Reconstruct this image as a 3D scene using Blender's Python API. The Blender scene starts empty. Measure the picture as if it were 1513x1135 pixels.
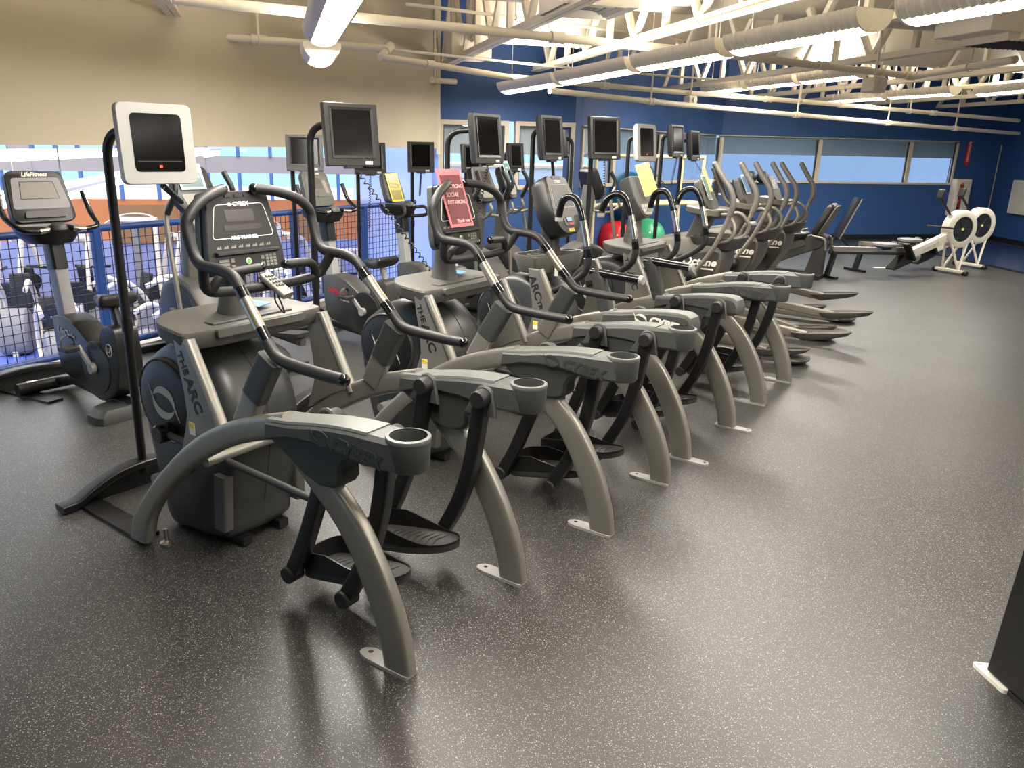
import bpy, math, random
import numpy as np
from mathutils import Vector, Matrix, Euler
random.seed(7)
SC = bpy.context.scene
COL = SC.collection
PI = math.pi

# ------------------------------------------------------------------ camera (surveyed from the photograph, 1513 x 1135)
IMG_W, IMG_H, FOC = 1513., 1135., 1136.
PPX, PPY, EYE = 706., 567.5, 1.65
_dn = np.array([631. - PPX, 4321. - PPY, FOC]); _dn /= np.linalg.norm(_dn)
_up = -_dn
_fw = np.array([0, 0, 1.]); _fw = _fw - _fw.dot(_up) * _up; _fw /= np.linalg.norm(_fw)
_rt = np.cross(_fw, _up)
ROT = np.array([_rt, _fw, _up])
cam_d = bpy.data.cameras.new('camera'); cam = bpy.data.objects.new('camera', cam_d); COL.objects.link(cam)
cam_d.sensor_width = 36.; cam_d.lens = FOC / IMG_W * 36.
cam_d.shift_x = (IMG_W / 2 - PPX) / IMG_W; cam_d.shift_y = 0.
cam_d.clip_start = .05; cam_d.clip_end = 300
_c = ROT @ np.array([[1, 0, 0], [0, -1, 0], [0, 0, -1]], float).T
cam.matrix_world = Matrix([[_c[0][0], _c[0][1], _c[0][2], 0], [_c[1][0], _c[1][1], _c[1][2], 0], [_c[2][0], _c[2][1], _c[2][2], EYE], [0, 0, 0, 1]])
SC.camera = cam

def ray(x, y): return ROT @ np.array([x - PPX, y - PPY, FOC])
def at_height(x, y, z=0.):                       # the point at height z seen at a pixel
    d = ray(x, y); t = (z - EYE) / d[2]
    return Vector((d[0] * t, d[1] * t, z))
def at_depth(x, y, Y):                           # the point at distance Y seen at a pixel
    d = ray(x, y); t = Y / d[1]
    return Vector((d[0] * t, Y, EYE + d[2] * t))
def on_wall(x, y, a, b):                         # the point of the upright wall through a, b seen at a pixel
    d = ray(x, y); n = (-(b[1] - a[1]), b[0] - a[0])
    t = (a[0] * n[0] + a[1] * n[1]) / (d[0] * n[0] + d[1] * n[1])
    return Vector((d[0] * t, d[1] * t, EYE + d[2] * t))

# ------------------------------------------------------------------ materials
def lin(c):
    c = c / 255.
    return c / 12.92 if c <= .04045 else ((c + .055) / 1.055) ** 2.4
def S(r, g, b): return (lin(r), lin(g), lin(b), 1.)
def nodes(name):
    m = bpy.data.materials.new(name); m.use_nodes = True
    nt = m.node_tree
    return m, nt, nt.nodes['Principled BSDF'], nt.nodes['Material Output']
def mat(name, rgb, rough=.5, metal=0., vary=.08, scale=30., bump=0., coat=0., spec=.5):
    m, nt, p, out = nodes(name)
    c = S(*rgb)
    tc = nt.nodes.new('ShaderNodeTexCoord')
    nz = nt.nodes.new('ShaderNodeTexNoise'); nz.inputs['Scale'].default_value = scale; nz.inputs['Detail'].default_value = 3
    nt.links.new(tc.outputs['Object'], nz.inputs['Vector'])
    mx = nt.nodes.new('ShaderNodeMix'); mx.data_type = 'RGBA'
    mx.inputs['A'].default_value = tuple(v * (1 - vary) for v in c[:3]) + (1,)
    mx.inputs['B'].default_value = tuple(min(1, v * (1 + vary)) for v in c[:3]) + (1,)
    nt.links.new(nz.outputs['Fac'], mx.inputs['Factor']); nt.links.new(mx.outputs['Result'], p.inputs['Base Color'])
    p.inputs['Roughness'].default_value = rough; p.inputs['Metallic'].default_value = metal
    p.inputs['Coat Weight'].default_value = coat; p.inputs['Specular IOR Level'].default_value = spec
    if bump:
        b = nt.nodes.new('ShaderNodeBump'); b.inputs['Strength'].default_value = bump; b.inputs['Distance'].default_value = .002
        n2 = nt.nodes.new('ShaderNodeTexNoise'); n2.inputs['Scale'].default_value = scale * 12
        nt.links.new(tc.outputs['Object'], n2.inputs['Vector'])
        nt.links.new(n2.outputs['Fac'], b.inputs['Height']); nt.links.new(b.outputs['Normal'], p.inputs['Normal'])
    return m
def emit(name, rgb, k):
    m, nt, p, out = nodes(name)
    p.inputs['Base Color'].default_value = S(*rgb); p.inputs['Emission Color'].default_value = S(*rgb); p.inputs['Emission Strength'].default_value = k
    nz = nt.nodes.new('ShaderNodeTexNoise'); nz.inputs['Scale'].default_value = 3.
    mr = nt.nodes.new('ShaderNodeMapRange'); mr.inputs['To Min'].default_value = k * .92; mr.inputs['To Max'].default_value = k * 1.08
    nt.links.new(nz.outputs['Fac'], mr.inputs['Value']); nt.links.new(mr.outputs['Result'], p.inputs['Emission Strength'])
    return m
def glass(name, tint, refl=.1):
    m, nt, p, out = nodes(name); nt.nodes.remove(p)
    t = nt.nodes.new('ShaderNodeBsdfTransparent'); t.inputs['Color'].default_value = tint
    g = nt.nodes.new('ShaderNodeBsdfGlossy'); g.inputs['Roughness'].default_value = .02; g.inputs['Color'].default_value = (.9, .95, 1, 1)
    f = nt.nodes.new('ShaderNodeLayerWeight'); w = nt.nodes.new('ShaderNodeMath'); w.operation = 'POWER'; w.inputs[1].default_value = 4.
    nt.links.new(f.outputs['Facing'], w.inputs[0])
    a = nt.nodes.new('ShaderNodeMath'); a.operation = 'MULTIPLY_ADD'; a.inputs[1].default_value = .6; a.inputs[2].default_value = refl
    nt.links.new(w.outputs[0], a.inputs[0])
    x = nt.nodes.new('ShaderNodeMixShader')
    nt.links.new(a.outputs[0], x.inputs['Fac']); nt.links.new(t.outputs[0], x.inputs[1]); nt.links.new(g.outputs[0], x.inputs[2])
    nt.links.new(x.outputs[0], out.inputs['Surface'])
    return m
def film(name, rgb, alpha, rough=.25):                      # printed plastic sheet one can half see through
    m = mat(name, rgb, rough, 0, .06, 20)
    m.node_tree.nodes['Principled BSDF'].inputs['Alpha'].default_value = alpha
    return m
def floor_material():
    m, nt, p, out = nodes('speckled_rubber')
    L = nt.links
    tc = nt.nodes.new('ShaderNodeTexCoord')
    def vor(scale, lo, hi):
        v = nt.nodes.new('ShaderNodeTexVoronoi'); v.inputs['Scale'].default_value = scale; v.inputs['Randomness'].default_value = 1
        L.new(tc.outputs['Object'], v.inputs['Vector'])
        sp = nt.nodes.new('ShaderNodeSeparateColor'); L.new(v.outputs['Color'], sp.inputs[0])
        g = nt.nodes.new('ShaderNodeMath'); g.operation = 'GREATER_THAN'; g.inputs[1].default_value = lo; L.new(sp.outputs[0], g.inputs[0])
        d = nt.nodes.new('ShaderNodeMath'); d.operation = 'LESS_THAN'; d.inputs[1].default_value = hi; L.new(v.outputs['Distance'], d.inputs[0])
        k = nt.nodes.new('ShaderNodeMath'); k.operation = 'MULTIPLY'; L.new(g.outputs[0], k.inputs[0]); L.new(d.outputs[0], k.inputs[1])
        return k, sp
    a, sa = vor(330., .77, .40); b, sb = vor(150., .90, .30)
    mxm = nt.nodes.new('ShaderNodeMath'); mxm.operation = 'MAXIMUM'; L.new(a.outputs[0], mxm.inputs[0]); L.new(b.outputs[0], mxm.inputs[1])
    big = nt.nodes.new('ShaderNodeTexNoise'); big.inputs['Scale'].default_value = .9; big.inputs['Detail'].default_value = 4; L.new(tc.outputs['Object'], big.inputs['Vector'])
    base = nt.nodes.new('ShaderNodeMix'); base.data_type = 'RGBA'
    base.inputs['A'].default_value = S(32, 32, 31); base.inputs['B'].default_value = S(51, 49, 46); L.new(big.outputs['Fac'], base.inputs['Factor'])
    fl = nt.nodes.new('ShaderNodeMix'); fl.data_type = 'RGBA'
    fl.inputs['A'].default_value = S(92, 98, 102); fl.inputs['B'].default_value = S(178, 176, 168); L.new(sa.outputs[1], fl.inputs['Factor'])
    mx = nt.nodes.new('ShaderNodeMix'); mx.data_type = 'RGBA'
    L.new(mxm.outputs[0], mx.inputs['Factor']); L.new(base.outputs['Result'], mx.inputs['A']); L.new(fl.outputs['Result'], mx.inputs['B'])
    L.new(mx.outputs['Result'], p.inputs['Base Color'])
    r = nt.nodes.new('ShaderNodeMapRange'); r.inputs['To Min'].default_value = .33; r.inputs['To Max'].default_value = .46; L.new(big.outputs['Fac'], r.inputs['Value'])
    L.new(r.outputs['Result'], p.inputs['Roughness'])
    n2 = nt.nodes.new('ShaderNodeTexNoise'); n2.inputs['Scale'].default_value = 260; L.new(tc.outputs['Object'], n2.inputs['Vector'])
    bp = nt.nodes.new('ShaderNodeBump'); bp.inputs['Strength'].default_value = .35; bp.inputs['Distance'].default_value = .002
    L.new(n2.outputs['Fac'], bp.inputs['Height']); L.new(bp.outputs['Normal'], p.inputs['Normal'])
    p.inputs['Specular IOR Level'].default_value = .85
    return m
K = dict(
    floor=floor_material(),
    silver=mat('silver_paint', (138, 135, 127), .38, .55, .05, 60, .05),
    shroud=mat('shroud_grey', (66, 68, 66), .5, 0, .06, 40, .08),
    shroud_lit=mat('shroud_lit_grey', (92, 94, 91), .5, 0, .06, 40, .06),  # shroud grey lightened to paint in the light falling from above
    shroud_dark=mat('shroud_dark_grey', (50, 52, 50), .55, 0, .06, 40, .08),
    pod=mat('housing_grey', (52, 53, 52), .38, 0, .05, 20, .04),
    tray=mat('tray_grey', (78, 77, 73), .55, 0, .05, 40, .05),
    black=mat('black_powder_coat', (18, 17, 17), .38, 0, .15, 60, .05),
    grip=mat('black_foam_grip', (25, 24, 24), .55, 0, .12, 80, .12),
    gloss=mat('gloss_black', (14, 14, 15), .12, 0, .1, 30),
    disk=mat('disk_black', (24, 23, 23), .42, 0, .1, 30, .05),
    rubber=mat('pedal_rubber', (46, 45, 43), .5, 0, .2, 50, .3),
    chrome=mat('chrome', (214, 206, 190), .16, 1., .04, 30),
    steel=mat('bare_steel', (176, 168, 152), .3, .9, .06, 40),
    white=mat('white_print', (232, 228, 218), .5, 0, .04, 20),
    greyprint=mat('grey_print', (190, 187, 178), .5, 0, .05, 20),
    ink=mat('dark_print', (34, 33, 34), .5, 0, .08, 20),
    console=mat('console_black', (28, 27, 27), .4, 0, .08, 30, .04),
    console_grey=mat('console_grey', (70, 69, 66), .5, 0, .08, 30, .05),
    face_grey=mat('console_face_grey', (82, 79, 75), .5, 0, .06, 30, .04),
    lcd=mat('dead_display', (54, 50, 47), .22, 0, .05, 10),
    lcd_blue=mat('lcd_blue', (150, 166, 190), .3, 0, .05, 20),
    keys=mat('key_grey', (124, 121, 112), .5, 0, .08, 40),
    green=mat('green_button', (96, 170, 84), .4, 0, .06, 30),
    red=mat('red_button', (196, 52, 40), .4, 0, .06, 30),
    yellow=mat('yellow_sticker', (236, 208, 40), .5, 0, .05, 30),
    orange=mat('orange_sticker', (226, 160, 44), .5, 0, .05, 30),
    tvsilver=mat('tv_silver_plastic', (156, 155, 151), .42, .1, .03, 30),
    tvblack=mat('tv_black_plastic', (28, 27, 26), .42, 0, .08, 30, .04),
    screen=mat('dark_screen', (10, 9, 10), .14, 0, .1, 4, 0, 0, .12),
    beige=mat('beige_wall', (198, 187, 166), .85, 0, .03, 3, .1),
    blue=mat('blue_wall_paint', (40, 76, 130), .6, 0, .05, 2, .08),
    cream=mat('cream_steel_paint', (226, 216, 195), .5, 0, .05, 12, .05),
    deck=mat('cream_deck', (228, 218, 200), .8, 0, .04, 4),
    duct=mat('duct_paint', (220, 211, 193), .6, .0, .04, 5, .05),
    ivory=mat('ivory_fixture', (222, 214, 198), .5, 0, .04, 20),
    frame=mat('window_frame_paint', (196, 186, 166), .5, 0, .05, 20),
    rail=mat('blue_rail_paint', (38, 72, 136), .4, 0, .08, 30, .04),
    mesh=mat('dark_wire', (36, 40, 72), .5, .2, .1, 30),
    curb=mat('white_curb', (196, 190, 180), .6, 0, .06, 10),
    shade=mat('grey_roller_shade', (176, 184, 186), .8, 0, .04, 10),
    pad=mat('black_vinyl', (30, 28, 28), .4, 0, .1, 30, .06),
    gymwhite=mat('gym_white_paint', (222, 214, 202), .4, 0, .04, 20),
    gymgrey=mat('gym_grey_plastic', (128, 126, 130), .5, 0, .06, 20),
    bluefloor=mat('blue_gym_floor', (84, 104, 190), .35, 0, .1, 1.2),
    brick=mat('orange_wall_panel', (200, 126, 80), .7, 0, .12, .8),
    brown=mat('brown_wall_panel', (150, 112, 78), .8, 0, .1, 1.5),
    lowerwall=mat('grey_blue_wall', (142, 152, 204), .7, 0, .06, .8),
    lilac=mat('lilac_wall', (176, 164, 158), .8, 0, .04, 2),
    lowblue=mat('bright_blue_wall', (150, 176, 240), .3, 0, .14, .9),
    mullion=mat('blue_window_frame', (84, 120, 176), .5, 0, .05, 10),
    octane=mat('champagne_grey_plastic', (90, 87, 80), .42, .15, .06, 30, .05),
    octane_dark=mat('dark_machine_shell', (60, 58, 55), .45, 0, .06, 30, .05),
    tube=mat('champagne_tube', (126, 121, 111), .36, .35, .05, 40),
    handgrip=mat('grey_handgrip', (92, 88, 82), .5, 0, .06, 40, .06),
    rower=mat('rower_light_grey', (206, 200, 186), .45, 0, .04, 20),
    pvc=mat('cream_pipe_rack', (214, 200, 160), .5, 0, .05, 20),
    teal=mat('teal_ball', (10, 92, 128), .35, 0, .05, 10),
    redball=mat('red_ball', (200, 30, 36), .35, 0, .05, 10),
    greenball=mat('green_ball', (50, 150, 108), .35, 0, .05, 10),
    darkball=mat('dark_green_ball', (18, 36, 36), .45, 0, .1, 10),
    darkmat=mat('dark_blue_mat', (40, 52, 84), .22, 0, .08, 3),
    matedge=mat('black_edge', (22, 22, 23), .5, 0, .1, 10),
    pink=film('pink_film', (240, 140, 150), .93), pinkdark=film('maroon_film', (126, 66, 70), .95),
    yfilm=film('yellow_film', (240, 222, 40), .95), ydark=film('olive_film', (140, 124, 40), .95),
    tealfilm=film('pale_teal_film', (176, 214, 206), .95), tealdark=film('teal_film', (72, 104, 100), .95),
    limefilm=film('lime_film', (226, 230, 140), .9), limedark=film('lime_print', (186, 190, 112), .92),
    pinkprint=mat('pale_pink_print', (248, 196, 198), .6), yprint=mat('yellow_print', (248, 226, 60), .6),
    whitepanel=mat('white_panel', (222, 216, 200), .45, 0, .03, 10),
    signred=mat('sign_red', (196, 40, 44), .5, 0, .04, 10),
    cyanpaper=mat('blue_leaflet', (96, 148, 220), .5, 0, .08, 20),
    orange2=mat('orange_plastic', (224, 140, 40), .5),
    lamp=emit('lamp_diffuser', (255, 246, 226), 7.0),
    lamp2=emit('lamp_cool', (255, 250, 244), 6.0),
    led=emit('red_led', (255, 60, 40), 3.0),
    pane=glass('tinted_pane', (.82, .88, .94, 1), .05),
    clear=glass('clear_pane', (.97, .985, 1., 1), .02),
)

# ------------------------------------------------------------------ mesh builder
def crom(pts, n=6):
    """smooth curve through points (Catmull-Rom)"""
    P = [Vector(p) for p in pts]
    if len(P) < 3: return P
    P = [P[0] * 2 - P[1]] + P + [P[-1] * 2 - P[-2]]
    out = []
    for i in range(1, len(P) - 2):
        a, b, c, d = P[i - 1:i + 3]
        for k in range(n):
            t = k / n
            out.append(.5 * ((2 * b) + (c - a) * t + (2 * a - 5 * b + 4 * c - d) * t * t + (3 * b - a - 3 * c + d) * t ** 3))
    out.append(P[-2])
    return out
def corners(pts, r=.04, n=4):
    """polyline with rounded corners"""
    P = [Vector(p) for p in pts]; out = [P[0]]
    for i in range(1, len(P) - 1):
        a, b, c = P[i - 1:i + 2]
        k = min(r, (a - b).length * .48, (c - b).length * .48)
        s, e = b + (a - b).normalized() * k, b + (c - b).normalized() * k
        for j in range(n + 1):
            t = j / n
            out.append((1 - t) ** 2 * s + 2 * t * (1 - t) * b + t * t * e)
    out.append(P[-1])
    return out
class MB:
    def __init__(s): s.v = []; s.f = []
    def add(s, vs, fs):
        o = len(s.v); s.v += [tuple(v) for v in vs]; s.f += [tuple(i + o for i in f) for f in fs]; return s
    def box(s, c, d, rot=None, taper=None):
        x, y, z = d[0] / 2, d[1] / 2, d[2] / 2
        vs = [Vector((a * x, b * y, e * z)) for e in (-1, 1) for b in (-1, 1) for a in (-1, 1)]
        if taper:
            for i in range(4, 8): vs[i].x *= taper[0]; vs[i].y *= taper[1]
        if rot is not None:
            R = rot if isinstance(rot, Matrix) else Euler(rot).to_matrix()
            vs = [R @ v for v in vs]
        c = Vector(c)
        return s.add([v + c for v in vs], [(0, 2, 3, 1), (4, 5, 7, 6), (0, 1, 5, 4), (2, 6, 7, 3), (0, 4, 6, 2), (1, 3, 7, 5)])
    def rings(s, rings, cap=True, closed=False):
        n = len(rings[0]); o = len(s.v)
        for r in rings: s.v += [tuple(v) for v in r]
        m = len(rings)
        for i in range(m if closed else m - 1):
            a, b = o + i * n, o + ((i + 1) % m) * n
            for j in range(n): s.f.append((a + j, a + (j + 1) % n, b + (j + 1) % n, b + j))
        if cap and not closed:
            s.f.append(tuple(o + j for j in reversed(range(n)))); s.f.append(tuple(o + (m - 1) * n + j for j in range(n)))
        return s
    def tube(s, path, r, n=10, cap=True, flat=None, closed=False):
        """round tube along a path; r may be a list; flat=(a,b) makes it oval"""
        P = [Vector(p) for p in path]
        if not isinstance(r, (list, tuple)): r = [r] * len(P)
        T = []
        for i in range(len(P)):
            if closed: t = P[(i + 1) % len(P)] - P[i - 1]
            else: t = P[min(i + 1, len(P) - 1)] - P[max(i - 1, 0)]
            T.append(t.normalized() if t.length > 1e-9 else Vector((0, 0, 1)))
        u = T[0].orthogonal().normalized()
        if abs(T[0].y) < .9: u = (Vector((0, 1, 0)) - T[0] * T[0].y).normalized()
        R = []
        for i, p in enumerate(P):
            u = (u - T[i] * u.dot(T[i]));
            u = u.normalized() if u.length > 1e-6 else T[i].orthogonal().normalized()
            w = T[i].cross(u)
            fa, fb = flat or (1, 1)
            R.append([p + (u * math.cos(2 * PI * k / n) * fa + w * math.sin(2 * PI * k / n) * fb) * r[i] for k in range(n)])
        return s.rings(R, cap, closed)
    def rod(s, a, b, r, n=12, r2=None): return s.tube([a, b], [r, r if r2 is None else r2], n)
    def sweep(s, path, w, h, side=(0, 1, 0), rad=.25):
        """rectangular bar (rounded edges) along a path; w across `side`, h across the other way"""
        P = [Vector(p) for p in path]; sd = Vector(side).normalized(); R = []
        for i, p in enumerate(P):
            t = (P[min(i + 1, len(P) - 1)] - P[max(i - 1, 0)]).normalized()
            q = sd - t * sd.dot(t); q.normalize(); u = t.cross(q)
            R.append([p + q * a * w / 2 + u * b * h / 2 for a, b in rrect(rad)])
        return s.rings(R)
    def prism(s, poly, y0, y1, plane='xz', ins=0.):
        """polygon extruded; plane xz -> along y, xy -> along z, yz -> along x.  ins>0 draws both ends in a little (soft edges)"""
        def put(p, t):
            return {'xz': (p[0], t, p[1]), 'xy': (p[0], p[1], t), 'yz': (t, p[0], p[1])}[plane]
        if ins:
            q = inset(poly, ins); d = ins if y1 > y0 else -ins
            R = [[put(p, y0) for p in q], [put(p, y0 + d) for p in poly], [put(p, y1 - d) for p in poly], [put(p, y1) for p in q]]
        else:
            R = [[put(p, y0) for p in poly], [put(p, y1) for p in poly]]
        return s.rings(R)
    def lathe(s, prof, c=(0, 0, 0), axis='z', n=24, cap=True):
        c = Vector(c); R = []
        for r, t in prof:
            ring = []
            for k in range(n):
                a = 2 * PI * k / n; x, y = r * math.cos(a), r * math.sin(a)
                ring.append(c + Vector({'z': (x, y, t), 'y': (x, t, -y), 'x': (t, x, y)}[axis]))
            R.append(ring)
        return s.rings(R, cap)
    def ball(s, c, r, n=20, m=12, sq=(1, 1, 1)):
        c = Vector(c)
        R = [[c + Vector((r * sq[0] * math.sin(PI * (i + .02) / (m + .04)) * math.cos(2 * PI * k / n), r * sq[1] * math.sin(PI * (i + .02) / (m + .04)) * math.sin(2 * PI * k / n), r * sq[2] * math.cos(PI * (i + .02) / (m + .04)))) for k in range(n)] for i in range(m + 1)]
        return s.rings(R[::-1])
    def xform(s, M):
        s.v = [tuple(M @ Vector(v)) for v in s.v]; return s
    def obj(s, name, material, parent=None, sharp=35, bevel=0., seg=2):
        me = bpy.data.meshes.new(name); me.from_pydata(s.v, [], s.f); me.update()
        import bmesh
        bm = bmesh.new(); bm.from_mesh(me); bmesh.ops.recalc_face_normals(bm, faces=bm.faces); bm.to_mesh(me); bm.free()
        for p in me.polygons: p.use_smooth = True
        me.set_sharp_from_angle(angle=math.radians(sharp))
        me.materials.append(K[material] if isinstance(material, str) else material)
        o = bpy.data.objects.new(name, me); COL.objects.link(o)
        if parent is not None: o.parent = parent
        if bevel:
            b = o.modifiers.new('soft_edges', 'BEVEL'); b.width = bevel; b.segments = seg; b.limit_method = 'ANGLE'; b.angle_limit = math.radians(40)
        return o
def rrect(rad, k=3):
    out = []
    for cx, cy, a0 in ((1, 1, 0), (-1, 1, 90), (-1, -1, 180), (1, -1, 270)):
        for i in range(k + 1):
            a = math.radians(a0 + 90 * i / k)
            out.append((cx * (1 - rad) + rad * math.cos(a), cy * (1 - rad) + rad * math.sin(a)))
    return out
def inset(poly, d):
    n = len(poly); area = sum(poly[i][0] * poly[(i + 1) % n][1] - poly[(i + 1) % n][0] * poly[i][1] for i in range(n))
    sg = 1 if area > 0 else -1; out = []
    for i in range(n):
        a, b, c = Vector(poly[i - 1]).to_2d(), Vector(poly[i]).to_2d(), Vector(poly[(i + 1) % n]).to_2d()
        e, f = (b - a), (c - b)
        e = e.normalized() if e.length > 1e-9 else Vector((1, 0)); f = f.normalized() if f.length > 1e-9 else e
        nrm = Vector((-e.y - f.y, e.x + f.x)) * sg
        nrm = nrm.normalized() if nrm.length > 1e-6 else Vector((-e.y, e.x)) * sg
        out.append(tuple(b + nrm * d))
    return out
def rpoly(pts, r, n=4):                                # closed 2-D polygon with rounded corners
    m = len(pts); out = []
    for i in range(m):
        a, b, c = Vector(pts[i - 1]), Vector(pts[i]), Vector(pts[(i + 1) % m])
        k = min(r[i] if isinstance(r, (list, tuple)) else r, (a - b).length * .48, (c - b).length * .48)
        s, e = b + (a - b).normalized() * k, b + (c - b).normalized() * k
        for j in range(n + 1):
            t = j / n; q = (1 - t) ** 2 * s + 2 * t * (1 - t) * b + t * t * e
            out.append((q.x, q.y))
    return out
def spoly(pts, n=5):                                   # closed smooth 2-D outline through points
    m = len(pts); P = [Vector((p[0], p[1], 0)) for p in pts]; out = []
    for i in range(m):
        a, b, c, d = P[i - 1], P[i], P[(i + 1) % m], P[(i + 2) % m]
        for k in range(n):
            t = k / n; q = .5 * ((2 * b) + (c - a) * t + (2 * a - 5 * b + 4 * c - d) * t * t + (3 * b - a - 3 * c + d) * t ** 3)
            out.append((q.x, q.y))
    return out
def thing(name, label, cat, loc=(0, 0, 0), rz=0., group=None):
    o = bpy.data.objects.new(name, None); COL.objects.link(o)
    o.empty_display_size = .1
    o.location = loc; o.rotation_euler = (0, 0, rz); o['label'] = label; o['category'] = cat
    if group: o['group'] = group
    return o
def tag(o, label, cat, group=None):
    o['label'] = label; o['category'] = cat
    if group: o['group'] = group
    return o
def struct(o): o['kind'] = 'structure'; return o
def clone(root, loc, rz, label=None, group=None):
    r = root.copy(); COL.objects.link(r); r.location = loc; r.rotation_euler = (0, 0, rz)
    if label: r['label'] = label
    if group: r['group'] = group
    for ch in root.children:
        c = ch.copy(); COL.objects.link(c); c.parent = r
        for g in ch.children:
            d = g.copy(); COL.objects.link(d); d.parent = c
    return r
def frame_matrix(o, ax, ay):
    """columns: text right, text up, outward"""
    ax, ay = Vector(ax).normalized(), Vector(ay); ay = (ay - ax * ay.dot(ax)).normalized(); az = ax.cross(ay)
    return Matrix(((ax.x, ay.x, az.x, o[0]), (ax.y, ay.y, az.y, o[1]), (ax.z, ay.z, az.z, o[2]), (0, 0, 0, 1)))
def lettering(text, size, origin, ax, ay, material, parent, depth=.0015, bold=.0, shear=0., xs=1., name='lettering', center=True):
    cu = bpy.data.curves.new('t', 'FONT'); cu.body = text; cu.size = size; cu.extrude = depth; cu.offset = bold; cu.shear = shear
    cu.align_x = 'CENTER' if center else 'LEFT'; cu.align_y = 'CENTER'; cu.resolution_u = 3
    t = bpy.data.objects.new('t', cu); COL.objects.link(t)
    dg = bpy.context.evaluated_depsgraph_get(); me = bpy.data.meshes.new_from_object(t.evaluated_get(dg))
    bpy.data.objects.remove(t); bpy.data.curves.remove(cu)
    M = frame_matrix(origin, ax, ay) @ Matrix.Diagonal((xs, 1, 1, 1))
    me.transform(M); me.materials.clear(); me.materials.append(K[material])
    o = bpy.data.objects.new(name, me); COL.objects.link(o)
    if parent is not None: o.parent = parent
    return o
def swirl(r, origin, ax, ay, material, parent, name='emblem', depth=.002, sq=.75):
    """two crescents turning round a centre"""
    M = frame_matrix(origin, ax, ay); b = MB()
    for sgn in (1, -1):
        out = []
        inn = []
        for i in range(17):
            t = i / 16; a = math.radians(-5 + 165 * t)
            ro = r * (1 - .0 * t) * (1 if t < .8 else 1); w = r * .5 * math.sin(PI * (.06 + .93 * t)) ** .8
            p = Vector((math.cos(a) * ro * .86, math.sin(a) * ro * sq)); q = Vector((math.cos(a) * (ro - w) * .86, math.sin(a) * (ro - w) * sq))
            out.append((sgn * p.x, sgn * p.y)); inn.append((sgn * q.x, sgn * q.y))
        e0 = (sgn * r * 1.15, sgn * -r * .95 * sq)
        vs = []; fs = []
        for k, z in ((0, 0), (1, depth)):
            vs += [(x, y, z) for x, y in out] + [(x, y, z) for x, y in inn]
        for i in range(16):
            fs += [(34 + i, 34 + i + 1, 51 + i + 1, 51 + i), (i, 17 + i, 17 + i + 1, i + 1), (i, i + 1, 35 + i, 34 + i), (17 + i, 51 + i, 52 + i, 18 + i)]
        b.add([M @ Vector(v) for v in vs], fs)
        tip = [out[0], inn[0], (inn[0][0] * .6 + e0[0] * .4, inn[0][1] * .6 + e0[1] * .4 - sgn * .001), e0]
        b.add([M @ Vector((p[0], p[1], z)) for z in (0, depth) for p in tip], [(0, 1, 2, 3), (4, 5, 6, 7), (0, 1, 5, 4), (1, 2, 6, 5), (2, 3, 7, 6), (3, 0, 4, 7)])
    return b.obj(name, material, parent)
SKY, EXPO = 1.25, 0.32
# ------------------------------------------------------------------ the arc trainers
ARCH_T = [(-.006, .02), (.012, .08), (.04, .137), (.163, .284), (.295, .414), (.435, .535), (.596, .643), (.758, .72), (.90, .766), (1.02, .80)]
ARCH_B = [(.112, .02), (.14, .10), (.182, .18), (.296, .309), (.437, .434), (.582, .532), (.747, .62), (.86, .663), (.95, .69), (1.05, .71)]
LEG_T = [(1.19, .68), (1.267, .60), (1.358, .512), (1.425, .418), (1.48, .321), (1.523, .22), (1.555, .115), (1.57, .01)]
LEG_B = [(1.06, .64), (1.141, .57), (1.237, .485), (1.307, .399), (1.363, .299), (1.408, .205), (1.442, .108), (1.462, .01)]
LEG_T = [(x - .010, z) for x, z in LEG_T]; LEG_B = [(x - .010, z) for x, z in LEG_B]
def yy_(q, y): return y + (q - y) * .9
def edge_beam(top, bot, yc, w, rad=.3):
    T = crom([(x, 0, z) for x, z in top], 4); B = crom([(x, 0, z) for x, z in bot], 4); R = []
    for t, b in zip(T, B):
        c = (t + b) / 2; d = (t - b) / 2; h = d.length; u = d.normalized(); k = w / 2; r = rad * k
        ring = []
        for a, e in rrect(.45): ring.append(c + Vector((0, a * k, 0)) + u * (h - (1 - abs(e)) * 0) * e)
        R.append(ring)
    return MB().rings(R)
BAND_TOP = [(.97, .80), (1.089, .830), (1.19, .849), (1.285, .861), (1.38, .868), (1.462, .870), (1.556, .871), (1.60, .872)]
BAND_BOT = [(1.60, .735), (1.51, .729), (1.436, .724), (1.37, .733), (1.28, .741), (1.18, .741), (1.08, .732), (.962, .705)]
def _sq(L): return [(x if x < 1.2 else 1.2 + (x - 1.2) * .87, z) for x, z in L]
BAND_TOP, BAND_BOT = [(x, z - .038 * min(1, (x - .9) / .12)) for x, z in _sq(BAND_TOP)], _sq(BAND_BOT)
BAND_END = [(1.47, .829), (1.50, .812), (1.515, .78), (1.515, .742), (1.51, .733)]
FIN = [(.962, .72), (1.0, .69), (1.064, .655), (1.138, .612), (1.199, .595), (1.25, .600), (1.285, .612), (1.303, .637), (1.302, .675), (1.318, .703), (1.35, .722), (1.40, .735), (1.30, .76), (1.1, .76)]
HND = [(.41, .075, 1.492), (.45, .15, 1.482), (.478, .235, 1.452), (.488, .285, 1.41), (.489, .30, 1.368), (.515, .30, 1.283), (.552, .30, 1.245), (.60, .30, 1.239), (.655, .30, 1.236), (.70, .30, 1.229), (.739, .30, 1.212),
       (.783, .305, 1.163), (.833, .31, 1.103), (.896, .318, 1.033), (.935, .32, .99), (.965, .32, .971), (1.014, .32, .961), (1.162, .32, .953), (1.262, .32, .951)]
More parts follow.
